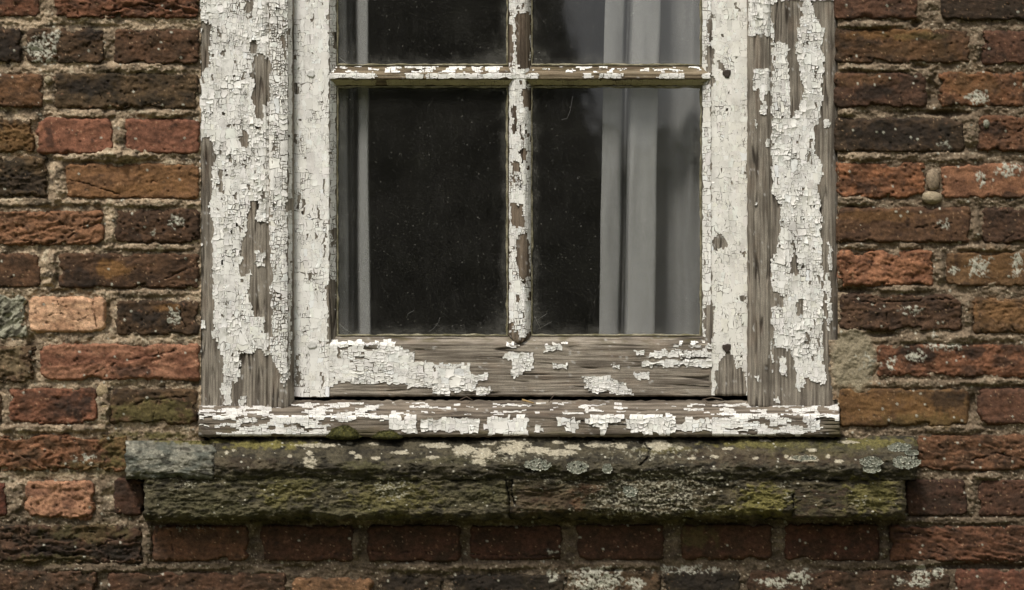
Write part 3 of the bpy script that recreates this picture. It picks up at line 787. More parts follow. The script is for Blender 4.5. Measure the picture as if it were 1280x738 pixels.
# ---- left casing board with its bead
hL = prof([(249, -7), (252, -5), (332, -5), (335, -8), (337, -4), (340, .8), (355, .8), (360, -1.5), (363, -8), (367.5, -14)])
casL = wood('casing_board', 249, TOPY, 367.5, 512, hL, True, seed=3)
tag(casL, 'casing board on the left, bare wood showing through its middle')
bareL = [[(318.6, 69.5), (335.8, 69.5), (335.8, 128), (327, 131.6), (327, 151.7), (316.8, 146), (315.7, 120.7), (317.5, 104), (311, 93)],
         [(249, 27), (260, 25), (262, 75), (256, 88), (249, 92)], [(249, 172), (262, 172), (268, 200), (264, 215), (262, 270), (266, 300), (264, 420), (276, 440), (276, 480), (249, 480)],
         [(309.5, 274.6), (313, 249), (320, 249), (320, 278), (338, 276.5), (338, 369.7), (338.5, 413.6), (335.8, 420.9), (329.6, 406), (318.6, 399), (309.5, 373), (313, 333), (298.5, 344), (302, 315)],
         [(300, 443), (324, 439), (337, 441), (350, 468), (360.7, 475.7), (368, 406), (368, 512), (249, 512), (251, 479), (276.6, 479), (295, 479), (300, 465)],
         R4(304, 0, 315, 13), R4(352, 46, 357, 73), R4(300, 161, 308, 183), R4(273, 216, 278, 241), R4(362, 380, 368, 512), R4(276, 58, 280, 66), R4(312, 50, 318, 66), R4(285, 195, 290, 203), R4(359, 250, 368, 262), R4(300, 300, 306, 318)]
boneL = [R4(319, 315, 330, 334), R4(320, 394, 331, 408), R4(325, 424, 337, 441), [(275, 480), (290, 480), (288, 510), (278, 505)], [(297, 495), (307, 493), (306, 510), (298, 508)], R4(252, 400, 258, 412), [(349, 470), (358, 470), (354, 485)]]
def chips(s, thr, sx=9, sy=16):
    return lambda x, y: fbm(x / sx, y / sy, 3, s) > thr
def keep_from(bare, bone=(), ch=None, lo=None, rnd_drop=.02):
    def f(x, y, u):
        k = np.ones(x.shape, bool)
        for q in bare: k &= ~inpoly(x, y, q)
        if ch is not None: k &= ~ch(x, y)
        for q in bone: k |= inpoly(x, y, q)
        return k & (u > rnd_drop)
    return f
kL = keep_from(bareL, boneL, chips(60, .50, 5, 15))
paint(casL, (249.5, TOPY, 336, 511), (12, 26), hL, kL, M['paint_v'], 101)
paint(casL, (336, TOPY, 360, 511), (26, 10), hL, kL, M['paint_v'], 102, gap=1.2, gmin=.4)
paint(casL, (360, TOPY, 365.5, 511), (6, 20), hL, kL, M['paint_v'], 103)

# ---- right casing board with its weathered inner strip
hR = prof([(934, -14), (937, -4), (939, -1), (960, -1), (963, -5), (966, -5), (1038, -5), (1042, -7), (1048.5, -12)])
casR = wood('casing_board', 934, TOPY, 1048.5, 510, hR, True, seed=23)
tag(casR, 'casing board on the right, weathered bare wood along both edges')
bareR = [R4(934, 44, 964, 512), [(964, 0), (1004, 0), (999, 29), (988, 73), (984, 55), (966, 51)], [(986, 60), (996, 73), (1003, 110), (1003, 124), (988, 148), (986, 120), (984, 95)],
         [(1012, 0), (1049, 0), (1049, 512), (1030, 480), (1026, 270), (1023, 234), (1030, 205), (1017, 190), (1017, 172), (1023, 146), (1028, 128), (1028, 37), (1017, 15)],
         [(962, 240), (972, 245), (975, 260), (973, 293), (968, 326), (962, 322)], [(991, 295), (997, 344), (988, 342)], [(964, 364), (982, 370), (979, 384), (966, 380)], R4(995, 375, 1004, 395),
         [(966, 432), (988, 439), (995, 465), (1006, 472), (1032, 479), (1049, 443), (1049, 512), (964, 512)], R4(1008, 190, 1013, 200), R4(1006, 415, 1012, 430)]
boneR = [R4(942, 86, 962, 113), R4(950, 113, 957, 143), R4(958, 170, 963, 182), R4(940, 150, 945, 160), R4(942, 250, 947, 258), [(1034, 305), (1041, 305), (1038, 340), (1035, 335)], [(1029, 345), (1036, 340), (1040, 400), (1034, 415)],
         [(1030, 146), (1037, 146), (1036, 160), (1030, 160)], [(972, 445), (980, 445), (983, 470), (975, 465)], [(994, 470), (1003, 455), (1004, 480), (996, 490)], [(1010, 455), (1020, 450), (1018, 478), (1010, 475)], R4(944, 468, 950, 478), R4(966, 496, 972, 503), R4(1024, 460, 1030, 482), R4(962, 440, 966, 452)]
kR = keep_from(bareR, boneR, chips(75, .50, 5, 15))
paint(casR, (935, TOPY, 963, 509), (13, 18), hR, kR, M['paint_v'], 111)
paint(casR, (963, TOPY, 1047, 509), (12, 26), hR, kR, M['paint_v'], 112, gap=.75)

# ---- sash stiles
hSL = prof([(365, -22), (368, -21), (405, -21), (411, -20), (413, -22), (421, -34)])
stL = wood('stile', 365, TOPY, 421.5, 497, hSL, True, seed=31)
tag(stL, 'sash stile beside the narrow curtain, almost fully painted')
kSL = keep_from([R4(371, 240, 374, 262), R4(396, 255, 398, 275), R4(377, 245, 379, 268), R4(403, 225, 405, 240), R4(388, 15, 390, 24), R4(404, 290, 406, 320), R4(384, 340, 387, 350), R4(370, 455, 373, 480), R4(400, 465, 402, 485), R4(408, 350, 419, 428), R4(366, 105, 371, 115), R4(366, 168, 371, 176), R4(400, 0, 402, 10), R4(415, 40, 421, 60), R4(414, 285, 419, 305)], (), chips(81, .58, 5, 26), .01)
paint(stL, (366, TOPY, 412, 496.5), (11, 46), hSL, kSL, M['paint_s'], 121, gap=.9, thick=.6, lift=.22, gmin=.04)
paint(stL, (412, TOPY, 420.5, 428), (8, 18), hSL, kSL, M['paint_v'], 122, gap=.7, lift=.3, gmin=.35)
hSR = prof([(876.5, -34), (886, -22), (888, -20), (892, -21), (930, -21), (934, -21), (937, -22)])
stR = wood('stile', 876.5, TOPY, 937, 495, hSR, True, seed=37)
tag(stR, 'sash stile beside the wide curtain, with two rusty nails')
bareSR = [R4(882, 58, 891, 106), R4(898, 75, 904, 88), [(893, 459), (905, 443), (911, 435), (914, 448), (924, 458), (933, 476), (933, 496), (893, 496)], R4(880, 384, 891, 424), R4(891, 295, 906, 311), R4(925, 313, 932, 318), R4(923, 368, 930, 373), R4(931, 205, 935, 225), R4(885, 20, 889, 50)]
kSR = keep_from(bareSR, [R4(920, 440, 932, 462)], chips(83, .62, 6, 20), .008)
paint(stR, (889, TOPY, 935, 494.5), (16, 50), hSR, kSR, M['paint_s'], 131, gap=.6, thick=.6, lift=.2, gmin=.03, tint=C_PAINT * np.array((1, .995, .975)))
paint(stR, (877.5, TOPY, 889, 422), (11, 15), hSR, kSR, M['paint_v'], 132, gap=.6, lift=.3, gmin=.35)

# ---- bottom rail
hBR = prof([(419.5, -34), (428, -24), (431, -21), (494, -20), (497, -22)], False)
rail = wood('bottom_rail', 411, 419.5, 891, 496, hBR, False, (150, 139, 123), (100, 90, 78), lambda x, y: .6 * ss(436, 422, y) * ss(-.1, .4, fbm(x / 25, y / 6, 3, 5)), seed=41)
pp = [[(411, 426), (493, 425), (495, 432.5), (515, 439), (518, 452), (530, 450), (535.5, 454), (588.6, 455), (587.6, 465), (610, 464), (610, 475), (596, 476), (593, 489), (582, 487), (561.5, 489), (560, 493), (544, 493), (543, 483.5), (529, 483.5), (508, 485.6), (507, 480), (491, 479), (471.5, 479), (419.5, 477), (418, 482), (411, 482)],
      R4(595, 483.5, 612.5, 494), [(630, 439), (667, 439), (667, 463), (649, 466), (648, 473), (640, 473), (636, 450), (630, 448)], R4(681, 431, 700, 439), R4(690, 453, 710, 461),
      [(729, 469), (761, 469), (781, 480), (792, 484.6), (792, 493), (761, 494), (760, 487), (744, 491), (730, 482)], R4(792, 465, 812, 473), R4(814.5, 437, 890, 446.6), R4(845, 421, 890, 436), R4(802.6, 449, 890, 457.5), R4(630, 428, 645, 433), R4(764, 455, 772, 460), R4(794, 437, 806, 443), R4(690, 427, 710, 430)]
hole = [R4(419, 433, 424, 447), R4(455, 432, 470, 438), R4(424, 432, 438, 435), R4(445, 446, 458, 449)]
def kRail(x, y, u):
    k = np.zeros(x.shape, bool)
    for q in pp: k |= inpoly(x, y, q)
    for q in hole: k &= ~inpoly(x, y, q)
    k &= ~((y > 420) & (y < 436) & (x > 845) & (u < .5))
    return k & (u > .02) & (fbm(x / 14, y / 5, 3, 63) < .55) | (u > .985) & (y > 428)
paint(rail, (411.5, 422, 530, 495), (16, 6.5), hBR, kRail, M['paint_h'], 141, gap=.8, lift=1.0, fine=(6, 3.5), rag=2.5)
paint(rail, (530, 428, 625, 495), (16, 13), hBR, kRail, M['paint_h'], 142, gap=.7, lift=1.3, fine=(6, 3.5), rag=2.5)
paint(rail, (625, 426, 890.5, 495), (13, 7), hBR, kRail, M['paint_h'], 143, gap=.7, lift=1.2, fine=(6, 3.5), rag=2.5)

# ---- glazing bars
hV = prof([(635, -34), (639, -25), (643, -20.5), (656, -20.5), (660, -25), (664, -34)])
def taper(X, Y):
    t = np.clip((Y - 418) / 11, 0, 1)
    return 649.5 + (X - 649.5) * np.sqrt(np.clip(1 - t * t * .82, .1, 1)), Y
for (ya, yb, s) in ((98, 429, 47), (TOPY, 92, 53)):
    vb = wood('glazing_bar', 635, ya, 664, yb, hV if ya > 0 else hV, True, (122, 106, 88), (74, 62, 50), seed=s, outline=taper if ya > 0 else None)
    bareV = [[(645, 292), (660, 292), (661, 345), (652, 350), (644, 330)], R4(636, 415, 664, 430), [(640, 255), (654, 255), (654, 283), (638, 283)], R4(640, 200, 648, 215), [(652, 110), (664, 110), (664, 140), (655, 135)],
             [(644, 20), (662, 16), (662, 84), (648, 84), (644, 50)], R4(635, 30, 640, 80), R4(650, 185, 657, 200), R4(640, 130, 644, 170)]
    paint(vb, (636, ya, 664, min(yb, 422)), (5.5, 13), hV, keep_from(bareV, [R4(648, 415, 656, 421)], chips(91, .40, 4, 18), .05), M['paint_v'], 150 + s, gap=1.1, lift=.5, rag=2.5)
hH = prof([(82, -34), (90, -25), (92, -20), (98.5, -20), (100, -23), (108, -34)], False)
CR = (168, 156, 122)
for (xa2, xb2, s) in ((411, 649, 57), (649, 888, 59)):
    hb_ = wood('glazing_bar', xa2, 82, xb2, 108, hH, False, (134, 118, 92), (84, 70, 52), lambda x, y: .45 * ss(92, 84, y) * ss(-.2, .4, fbm(x / 20, y / 6, 3, 8)), seed=s)
    bareH = [R4(470, 88, 508, 100), R4(672, 88, 728, 99), R4(740, 88, 748, 99), R4(779, 88, 822, 99), R4(854, 91, 876, 99), R4(478, 98, 484, 109), R4(528, 90, 533, 98)]
    paint(hb_, (xa2, 83, xb2, 91), (9, 4), hH, lambda x, y, u: fbm(x / 16, y / 5, 3, 66) > np.where(x < 640, -.05, .16), M['paint_h'], 160 + s, gap=1, lift=.5, fine=(5, 2.5), rag=1.2)
    paint(hb_, (xa2, 91.5, xb2, 99), (22, 7), hH, keep_from(bareH, [R4(505, 88, 528, 93), R4(843, 88, 852, 94)]), M['paint_h'], 170 + s, gap=.8, lift=.4, fine=(5, 2.5), rag=1.2)
    paint(hb_, (xa2, 99.5, xb2, 107.5), (30, 8), hH, keep_from([R4(470, 98, 484, 106)], (), chips(92, .6)), M['paint_h'], 180 + s, gap=.5, lift=.25, tint=alb(150, 140, 106), fine=(5, 2.5), rag=1.2)
# upper bar above the picture, and the head of the frame
wood('glazing_bar', 421, -240, 877, -214, prof([(-240, -34), (-230, -21), (-222, -20), (-214, -34)], False), False, CR, (120, 108, 84), seed=61)
wood('head_board', 240, TOPY - 60, 1050, TOPY - 1, prof([(TOPY - 60, 4), (TOPY, 4)], False), False, (190, 180, 160), (150, 138, 116), seed=62)

# ---- putty beads, ragged, round each pane
def putty(name, x0, y0, x1, y1, vertical, seed):
    n = int(max(x1 - x0, y1 - y0) / 2)
    t = np.linspace(0, 1, n)
    a = 2.0 + 1.6 * fbm(t * n / 9, seed * 3.3, 3, seed)
    V = []; prof_ = [(0, -31.5), (.5, -31.2), (1, -33.6), (1.05, -36)]
    C = np.zeros((n, 4, 3))
    for j, (k, h) in enumerate(prof_):
        if vertical: V.append(P3(np.full(n, x0) + np.sign(x1 - x0) * a * k, y0 + (y1 - y0) * t, h))
        else: V.append(P3(x0 + (x1 - x0) * t, np.full(n, y0) + np.sign(y1 - y0) * a * k, h))
        C[:, j] = mix(alb(142, 134, 108), alb(96, 90, 62), ss(-.3, .3, fbm(t * n / 6, j * .4 + seed, 3, 5)))
    V = np.stack(V, 1)
    i = np.arange(n * 4).reshape(n, 4)
    q = np.stack([i[:-1, :-1], i[1:, :-1], i[1:, 1:], i[:-1, 1:]], -1).reshape(-1, 4)
    return mk('putty', V.reshape(-1, 3), [q], M['mortar'], win, C.reshape(-1, 3))
def pane(a, b, c, d, k):
    """a 3 mm pane; its attribute holds the grime gathered along the edges and in the corners"""
    n, m = 60, 80
    X, Y = np.meshgrid(np.linspace(a - 5, c + 5, n), np.linspace(b - 5, d + 5, m))
    e = np.minimum(np.minimum(X - a, c - X), np.minimum((Y - b) * 1.6, (d - Y) * .7)); cn = np.hypot(np.minimum(X - a, c - X), (d - Y) * .8)
    g = .16 * ss(12, 0, e + 7 * fbm(X / 20, Y / 20, 3, k)) + .14 * ss(40, 0, cn + 14 * fbm(X / 15, Y / 15, 3, k + 5)) + .018 * ss(.1, .6, fbm(X / 9, Y / 70, 4, k + 9))
    F_ = P3(X, Y, -35).reshape(-1, 3); B_ = F_ + np.array([0, .003, 0])
    i = np.arange(n * m).reshape(m, n)
    q = np.stack([i[:-1, :-1], i[1:, :-1], i[1:, 1:], i[:-1, 1:]], -1).reshape(-1, 4)
    rim = np.concatenate([i[0], i[1:, -1], i[-1, -2::-1], i[-2:0:-1, 0]]); r2 = np.roll(rim, -1)
    sides = np.stack([rim, r2, r2 + n * m, rim + n * m], 1)
    g3 = np.repeat(g.reshape(-1, 1), 3, 1)
    mk('glass_pane', np.concatenate([F_, B_]), [q, q[:, ::-1] + n * m, sides], M['glass'], win, np.concatenate([g3, g3 * 0]), smooth=False)
PANES = [(421, 108, 635, 420), (664, 108, 877, 420), (421, -214, 635, 82), (664, -214, 877, 82)]
for k, (a, b, c, d) in enumerate(PANES):
    putty('p', a, b, a + 9, d, True, k * 4 + 1); putty('p', c, b, c - 9, d, True, k * 4 + 2)
    putty('p', a, d, c, d - 9, False, k * 4 + 3); putty('p', a, b, c, b + 9, False, k * 4 + 4)
    pane(a, b, c, d, k)
for k, (a, b, c, d) in enumerate(((421, TOPY, 635, -240), (664, TOPY, 877, -240))):
    pane(a, b, c, d, k + 7)

# ---- timber sill
hTS = prof([(500.5, -22), (502, -16), (512, 4), (518, 17), (522, 20), (543, 22), (546.5, 18)], False)
tsill = wood('timber_sill', 248, 500.5, 1050, 546.5, hTS, False, (132, 120, 104), (84, 74, 63), lambda x, y: .6 * ss(525, 546, y) * ss(-.1, .4, fbm(x / 30, y / 8, 3, 15)) + .5 * ss(1025, 1045, x) * ss(515, 530, y), seed=67, ragged=1.4)
def sill_front(x, y, u):
    n = fbm(x / 28, y / 6, 4, 93)
    fl = [R4(487, 519, 502, 536), R4(505, 519, 521, 541), R4(498, 530, 521, 541), R4(527, 521, 568, 539), R4(570, 521, 600, 539), R4(607, 520, 658, 543), R4(665, 530, 678, 540), [(698, 521), (721, 521), (727, 527), (722, 537), (719, 541), (706, 541), (705, 532), (698, 531)],
          [(732, 519), (759, 517), (758, 542), (748, 542), (747, 533), (732, 531)], R4(760, 516, 779, 528), [(782, 519), (804, 519), (800, 538), (786, 537)], R4(801, 519, 844, 543), R4(846, 526, 857, 540), R4(858, 521, 888, 538)]
    m = np.zeros(x.shape, bool)
    for q in fl: m |= inpoly(x, y, q)
    left = (x < 486) & (n > -.12 + .55 * ss(300, 262, x) * ss(520, 530, y) + .9 * ss(400, 425, x) * ss(522, 530, y) - .2 * ss(522, 512, y) - .25 * ss(534, 542, y) * ss(420, 400, x))
    right = (x > 888) & (n > -.16 + .8 * ss(1015, 1035, x) * ss(522, 530, y) - .15 * ss(522, 512, y))
    return (m & (u > .03)) | left | right
def sill_top(x, y, u):
    n = fbm(x / 34, y / 3.5, 4, 95)
    return n > np.where(x < 470, -.02, np.where(x > 900, .05, .20))
paint(tsill, (249, 503, 1049, 519), (17, 3.6), hTS, sill_top, M['paint_h'], 191, gap=.5, lift=.35, fine=(7, 2.6), rag=2, thick=.4, tint=C_PAINT * .86)
paint(tsill, (249, 519, 486, 545.5), (14, 5), hTS, sill_front, M['paint_h'], 192, gap=.6, lift=.6, fine=(7, 2.6), rag=2)
paint(tsill, (486, 518, 890, 545), (14, 15), hTS, sill_front, M['paint_h'], 193, gap=.8, lift=1.1, fine=(8, 7), rag=.7, thick=.8)
paint(tsill, (890, 517, 1049, 545.5), (15, 5), hTS, sill_front, M['paint_h'], 194, gap=.6, lift=.6, fine=(7, 2.6), rag=2)

# the largest flakes as pieces of their own, the crazed rest as one layer per board
FLAKES.sort(key=lambda f: -f[0])
for sz, V, F, Cc, mat, part in FLAKES[:290]:
    mk('paint_flake', V, [F], mat, part, Cc)
for sz, V, F, Cc, mat, part in FLAKES[290:]:
    add_rest(part, mat, V, F, Cc)
for part, mat, V, F, Cc, _n in REST.values():
    tag(mk('cracked_paint', np.concatenate(V), [np.concatenate(F)], mat, part, np.concatenate(Cc)), kind='stuff')

# ---- nails
def nail(px, py, h, r, mat, col=None):
    n = 18; V = []; F = []
    rings = [(1.0, -1.5), (1.0, .6), (.8, 1.1), (.35, .8), (.0, .7)]
    for k, (q, dh) in enumerate(rings):
        for i in range(n):
            a = 2 * math.pi * i / n; w = 1 + .14 * math.sin(3 * a + px) + .08 * math.sin(7 * a)
            V.append(P3(px + r * q * w * math.cos(a), py + r * q * w * math.sin(a), h + dh))
    for k in range(len(rings) - 1):
        for i in range(n): F.append((k * n + i, k * n + (i + 1) % n, (k + 1) * n + (i + 1) % n, (k + 1) * n + i))
    return mk('nail', V, F, mat, win, None if col is None else np.tile(col, (len(V), 1)))
nail(908.5, 92, -20, 5.2, M['rust']); nail(908.5, 435, -20, 5.4, M['rust'])
nail(388.5, 92, -20, 5, M['paint_v'], C_PAINT * .85); nail(390, 431, -20, 5.5, M['paint_v'], C_PAINT * .8)

# ------------------------------------------------------------------ the stone sill
sill = empty('stone_sill', (0, -.02, ZC + (369 - 650) * S), 'mossy lichen-covered stone sill of two layers below the timber sill', 'sill')
S_MOSS = [(335, 556, 60, 6, 1.0, 1), (250, 552, 60, 4, .9, 1), (1090, 553, 60, 8, .8, 1), (960, 555, 80, 6, .8, 1), (455, 583, 30, 8, .6, 0), (250, 625, 60, 20, .35, 0), (360, 612, 40, 18, .55, 1), (345, 628, 14, 10, .5, 1), (490, 622, 60, 24, .55, 1), (440, 640, 60, 12, .4, 0),
          (585, 622, 50, 14, .35, 0), (955, 625, 36, 22, 1.0, 1), (920, 640, 60, 8, .5, 1), (1090, 620, 40, 24, .7, 1), (1020, 560, 80, 14, .5, 0), (620, 615, 30, 16, .4, 0), (560, 575, 60, 6, .3, 0), (830, 562, 40, 6, .35, 1), (300, 640, 80, 10, .4, 0), (400, 600, 200, 8, .35, 0)]
S_LICH = [(395, 557, 24, 2.5), (388, 567, 5, 2.5), (362, 570, 2.4, 2), (283, 566, 3, 2), (292, 563, 3, 1.5), (387, 578, 8, 6), (437, 554, 5, 1.6), (468, 555, 6, 1.8), (545, 557, 18, 3), (580, 563, 14, 6), (605, 567, 14, 6), (640, 562, 16, 6), (672, 563, 16, 4), (636, 551, 8, 2.5),
          (715, 559, 10, 3), (750, 555, 18, 4), (700, 566, 20, 4), (776, 558, 6, 3), (822, 557, 16, 6), (610, 553, 10, 3), (652, 555, 12, 3), (700, 553, 8, 2), (910, 561, 6, 2), (956, 551, 8, 1.5), (1005, 573, 18, 4), (1015, 563, 6, 2), (1048, 577, 6, 2), (995, 588, 6, 2), (893, 571, 5, 2), (866, 573, 4, 1.6), (598, 577, 8, 4), (540, 572, 8, 2), (500, 566, 10, 2), (470, 573, 6, 2), (440, 566, 4, 2),
          (1060, 553, 12, 2), (983, 571, 3, 2), (1035, 571, 3, 2), (945, 573, 4, 1.6), (448, 571, 5, 3), (604, 581, 4, 2), (850, 560, 4, 2)]
S_FLECK = [(490, 613, 30, 16, .75), (810, 620, 80, 30, .95), (870, 600, 60, 20, .5), (230, 605, 30, 10, .4), (238, 608, 10, 8, .6), (1075, 628, 20, 8, .5), (700, 600, 60, 10, .35), (640, 570, 100, 14, .35), (430, 603, 20, 8, .4), (820, 565, 100, 14, .4), (980, 608, 12, 8, .5), (985, 620, 8, 8, .6), (860, 640, 60, 8, .5), (780, 640, 60, 8, .5)]
S_RUST = [(735, 612, 22, 8, .8), (722, 630, 10, 10, .9), (700, 625, 34, 16, .4), (660, 625, 30, 20, .3), (310, 580, 60, 10, .3), (940, 570, 110, 14, .35), (1040, 572, 70, 12, .35)]

def block(name, x0, y0, x1, y1, pf, c1, c2, seed, rough=1.0, cracks=(), wob=1.2, light=1.0):
    st = 1.1
    X, Y = np.meshgrid(np.linspace(x0, x1, int((x1 - x0) / st)), np.linspace(y0, y1, int((y1 - y0) / st * 1.3)))
    e = np.minimum(X - x0, x1 - X)
    yy = Y + 6.0 * fbm(X / 80, seed + .5, 3, seed) + 4.5 * fbm(X / 22, seed, 5, seed + 1) + 3.5 * fbm(X / 18, Y / 9, 4, seed + 16) * ss(556, 572, Y)
    H = pf(X, yy)
    H = H + rough * (2.8 * fbm(X / 40, Y / 18, 3, seed + 2) + 2.6 * fbm(X / 15, Y / 8, 4, seed + 3) + 1.3 * fbm(X / 4.5, Y / 3.5, 3, seed + 4))
    sb = Y / 9 + X * .006 + 1.6 * fbm(X / 60, Y / 30, 4, seed + 18); fb = sb - np.floor(sb)
    H = H + 2.8 * ss(-.15, .35, fbm(X / 50, Y / 20, 3, seed + 19)) * (ss(0, .14, fb) * (1 - fb) - .35) * ss(575, 590, Y)
    H = H - 8 * ss(7 + 3 * pn(Y / 8, seed, seed), 0, e) ** 2
    crk = np.zeros(X.shape)
    for pts, w in cracks:
        dd = seg_dist(X + 2 * fbm(X / 7, Y / 7, 3, 21), Y + 2 * fbm(X / 7, Y / 7, 3, 23), pts); crk = np.maximum(crk, ss(w * .8, w * .2, dd))
    H = H - 6 * crk
    C = mix(alb(*c1), alb(*c2), ss(-.4, .45, fbm(X / 24, Y / 10, 5, seed + 6)))
    C = mix(C, alb(30, 27, 20), .75 * ss(.1, .5, fbm(X / 18, Y / 9, 4, seed + 8)))
    C = C * (1 + .5 * fbm(X / 4, Y / 3, 3, seed + 9))[..., None]
    nz = fbm(X / 10, Y / 6, 4, 73)
    bl = lambda cx, cy, rx, ry: 1 - np.hypot((X - cx) / rx, (Y - cy) / ry)
    for cx, cy, rx, ry, s in S_RUST: C = mix(C, alb(104, 68, 42), (.45 if cy > 600 else .3) * s * ss(-.1, .5, bl(cx, cy, rx, ry) + .8 * nz))
    for cx, cy, rx, ry, s, br in S_MOSS:
        m = s * ss(-.1, .5, bl(cx, cy, rx, ry) + .9 * nz)
        C = mix(C, (alb(104, 96, 42) if br else alb(78, 74, 42)) * (1 + .6 * fbm(X / 3, Y / 2.5, 3, 5))[..., None], m); H = H + m * (1 + 1.2 * pn(X / 2, Y / 2, 12))
    for cx, cy, rx, ry in S_LICH:
        if cy > y1 + 4 or cy < y0 - 8: continue
        m = ss(-.05, .12, bl(cx, cy, rx * 1.05, ry * 1.1) + .55 * fbm(X / 6, Y / 2.5, 3, 81))
        C = mix(C, alb(168, 158, 134) * (1 + .35 * fbm(X / 3, Y / 2, 3, 7))[..., None], .85 * m); H = H + .7 * m
    f1, f2, idv = cell(X / 4.4 + .8 * pn(X / 5, Y / 5, 2), Y / 3.8 + .8 * pn(X / 5, Y / 5, 4), 61)
    f1 = f1 - .35 * fbm(X / 2.6, Y / 2.4, 2, 33); idv = np.clip(.5 + .8 * fbm(X / 7, Y / 5, 3, 35), 0, 1)
    for cx, cy, rx, ry, s in S_FLECK:
        m = np.clip(ss(.5, .25, f1) * ss(-.05, .15, s * 1.2 * (bl(cx, cy, rx, ry) + .2 + nz * .5) - idv * .8), 0, 1)
        C = mix(C, alb(150, 144, 122) * (.7 + .6 * idv)[..., None], .85 * m); H = H + .9 * m
    g1, g2, gid = cell(X / 8, Y / 6, 47)
    m = ss(1, .7, g1 / (.08 + .16 * ((gid * 7.3) % 1))) * (gid > .86)
    C = mix(C, alb(190, 184, 164), .8 * m); H = H + .5 * m
    C = mix(C, alb(22, 19, 15), .8 * crk)
    Xw = X + wob * fbm(Y / 12, seed, 3, seed + 12) * ss(10, 0, e) * 3
    Yw = Y + (1.2 * pn(X / 7, seed, seed + 14) + 2.2 * fbm(X / 30, seed, 3, seed + 15)) * ss(y1 - 8, y1, Y)
    return hf(name, Xw, Yw, H, np.clip(C, .006, .8), M['stone'], sill, skirt=24)

top = prof([(545, -24), (547.5, 0), (551, 10), (577, 48), (583, 53), (588, 53), (593, 50), (598, 47), (600, 44)], False)
block('upper_slab', 262, 545, 1146, 600, top, (78, 71, 53), (52, 47, 36), 7, 1.15, [([(806, 556), (812, 563), (810, 572), (800, 582)], 2.2), ([(268, 556), (266, 598)], 2.0)])
tag(block('end_stone', 157, 551, 270, 600, prof([(551, 0), (554, 14), (562, 40), (570, 48), (590, 50), (596, 44), (600, 30)], False), (126, 122, 106), (84, 86, 76), 9, 1.0), 'blue grey stone capping the sill end')
low = prof([(594, 38), (598, 42), (604, 45), (640, 45), (645, 40), (648.5, 26), (650, 12)], False)
block('lower_block', 180, 594, 638, 650, low, (88, 80, 57), (60, 55, 40), 13, 1.15, [([(632, 597), (635, 615), (641, 635), (638, 648)], 2.4)])
block('lower_block', 636, 594, 1132, 650, low, (86, 76, 54), (58, 52, 38), 17, 1.2, [([(640, 597), (640, 618), (644, 632)], 2.0), ([(992, 618), (992, 648)], 1.2)])
# a brick end showing through the lower layer
bs = (992, 606, 1062, 648, (86, 58, 46), (64, 46, 38), .8, .3, 0)
X, Y = np.meshgrid(np.linspace(990, 1064, 66), np.linspace(604, 648, 42))
e = -sdbox(X, Y, 991, 605, 1063, 649, 9)
Hs = 45 - 9 * ss(4, -2, e) + 1.2 * fbm(X / 20, Y / 6, 4, 3) + .8 * fbm(X / 4, Y / 3, 3, 4)
Cs = mix(alb(72, 57, 42), alb(54, 47, 35), ss(-.3, .3, fbm(X / 16, Y / 5, 4, 6))) * (1 + .3 * fbm(X / 4, Y / 4, 2, 8))[..., None]
Cs = mix(Cs, alb(80, 74, 42), .6 * ss(0, .5, fbm(X / 14, Y / 9, 4, 9) + .1))
hf('brick', X, Y, Hs, np.clip(Cs, .01, .5), M['brick'], sill, skirt=10)

# foliose lichen rosettes on the sill's edge
def rosette(px, py, rx, ry, h, seed, slope=1.4):
    r = random.Random(seed); V = []; F = []; C = []
    for k in range(150):
        a = r.uniform(0, 2 * math.pi); q = math.sqrt(r.random())
        cx, cy = px + rx * q * math.cos(a), py + ry * q * math.sin(a)
        w = r.uniform(1.0, 2.1); b0 = len(V); n = 7
        tl = r.uniform(-.6, .6); hh = h + (cy - py) * slope * .8 + (1 - q * q) * 2.2 + r.uniform(0, 1.2)
        cc = alb(*r.choice([(178, 178, 160), (160, 162, 146), (190, 188, 170), (140, 144, 128)]))
        V.append(P3(cx, cy, hh - .5)); C.append(cc * .8)
        for i in range(n):
            b = 2 * math.pi * i / n; ww = w * r.uniform(.7, 1.25)
            V.append(P3(cx + ww * math.cos(b), cy + ww * .7 * math.sin(b), hh + r.uniform(0, .9) + tl * math.cos(b))); C.append(cc)
        for i in range(n): F.append((b0, b0 + 1 + (i + 1) % n, b0 + 1 + i))
    V += [V[i] for i in range(0)]
    return mk('lichen', V, F, M['stone'], sill, np.clip(C, .02, .8), smooth=False)
for k, a in enumerate([(672, 581, 17, 7, 57), (722, 584, 13, 8, 57), (759, 586, 5, 6, 57), (788, 613, 8, 9, 47), (1089, 577, 14, 6, 54), (1090, 586, 11, 5, 57), (1133, 578, 18, 8, 54), (1124, 559, 15, 5, 28), (1140, 566, 8, 3, 38), (1005, 573, 15, 3, 45)]):
    rosette(*a, 300 + k)

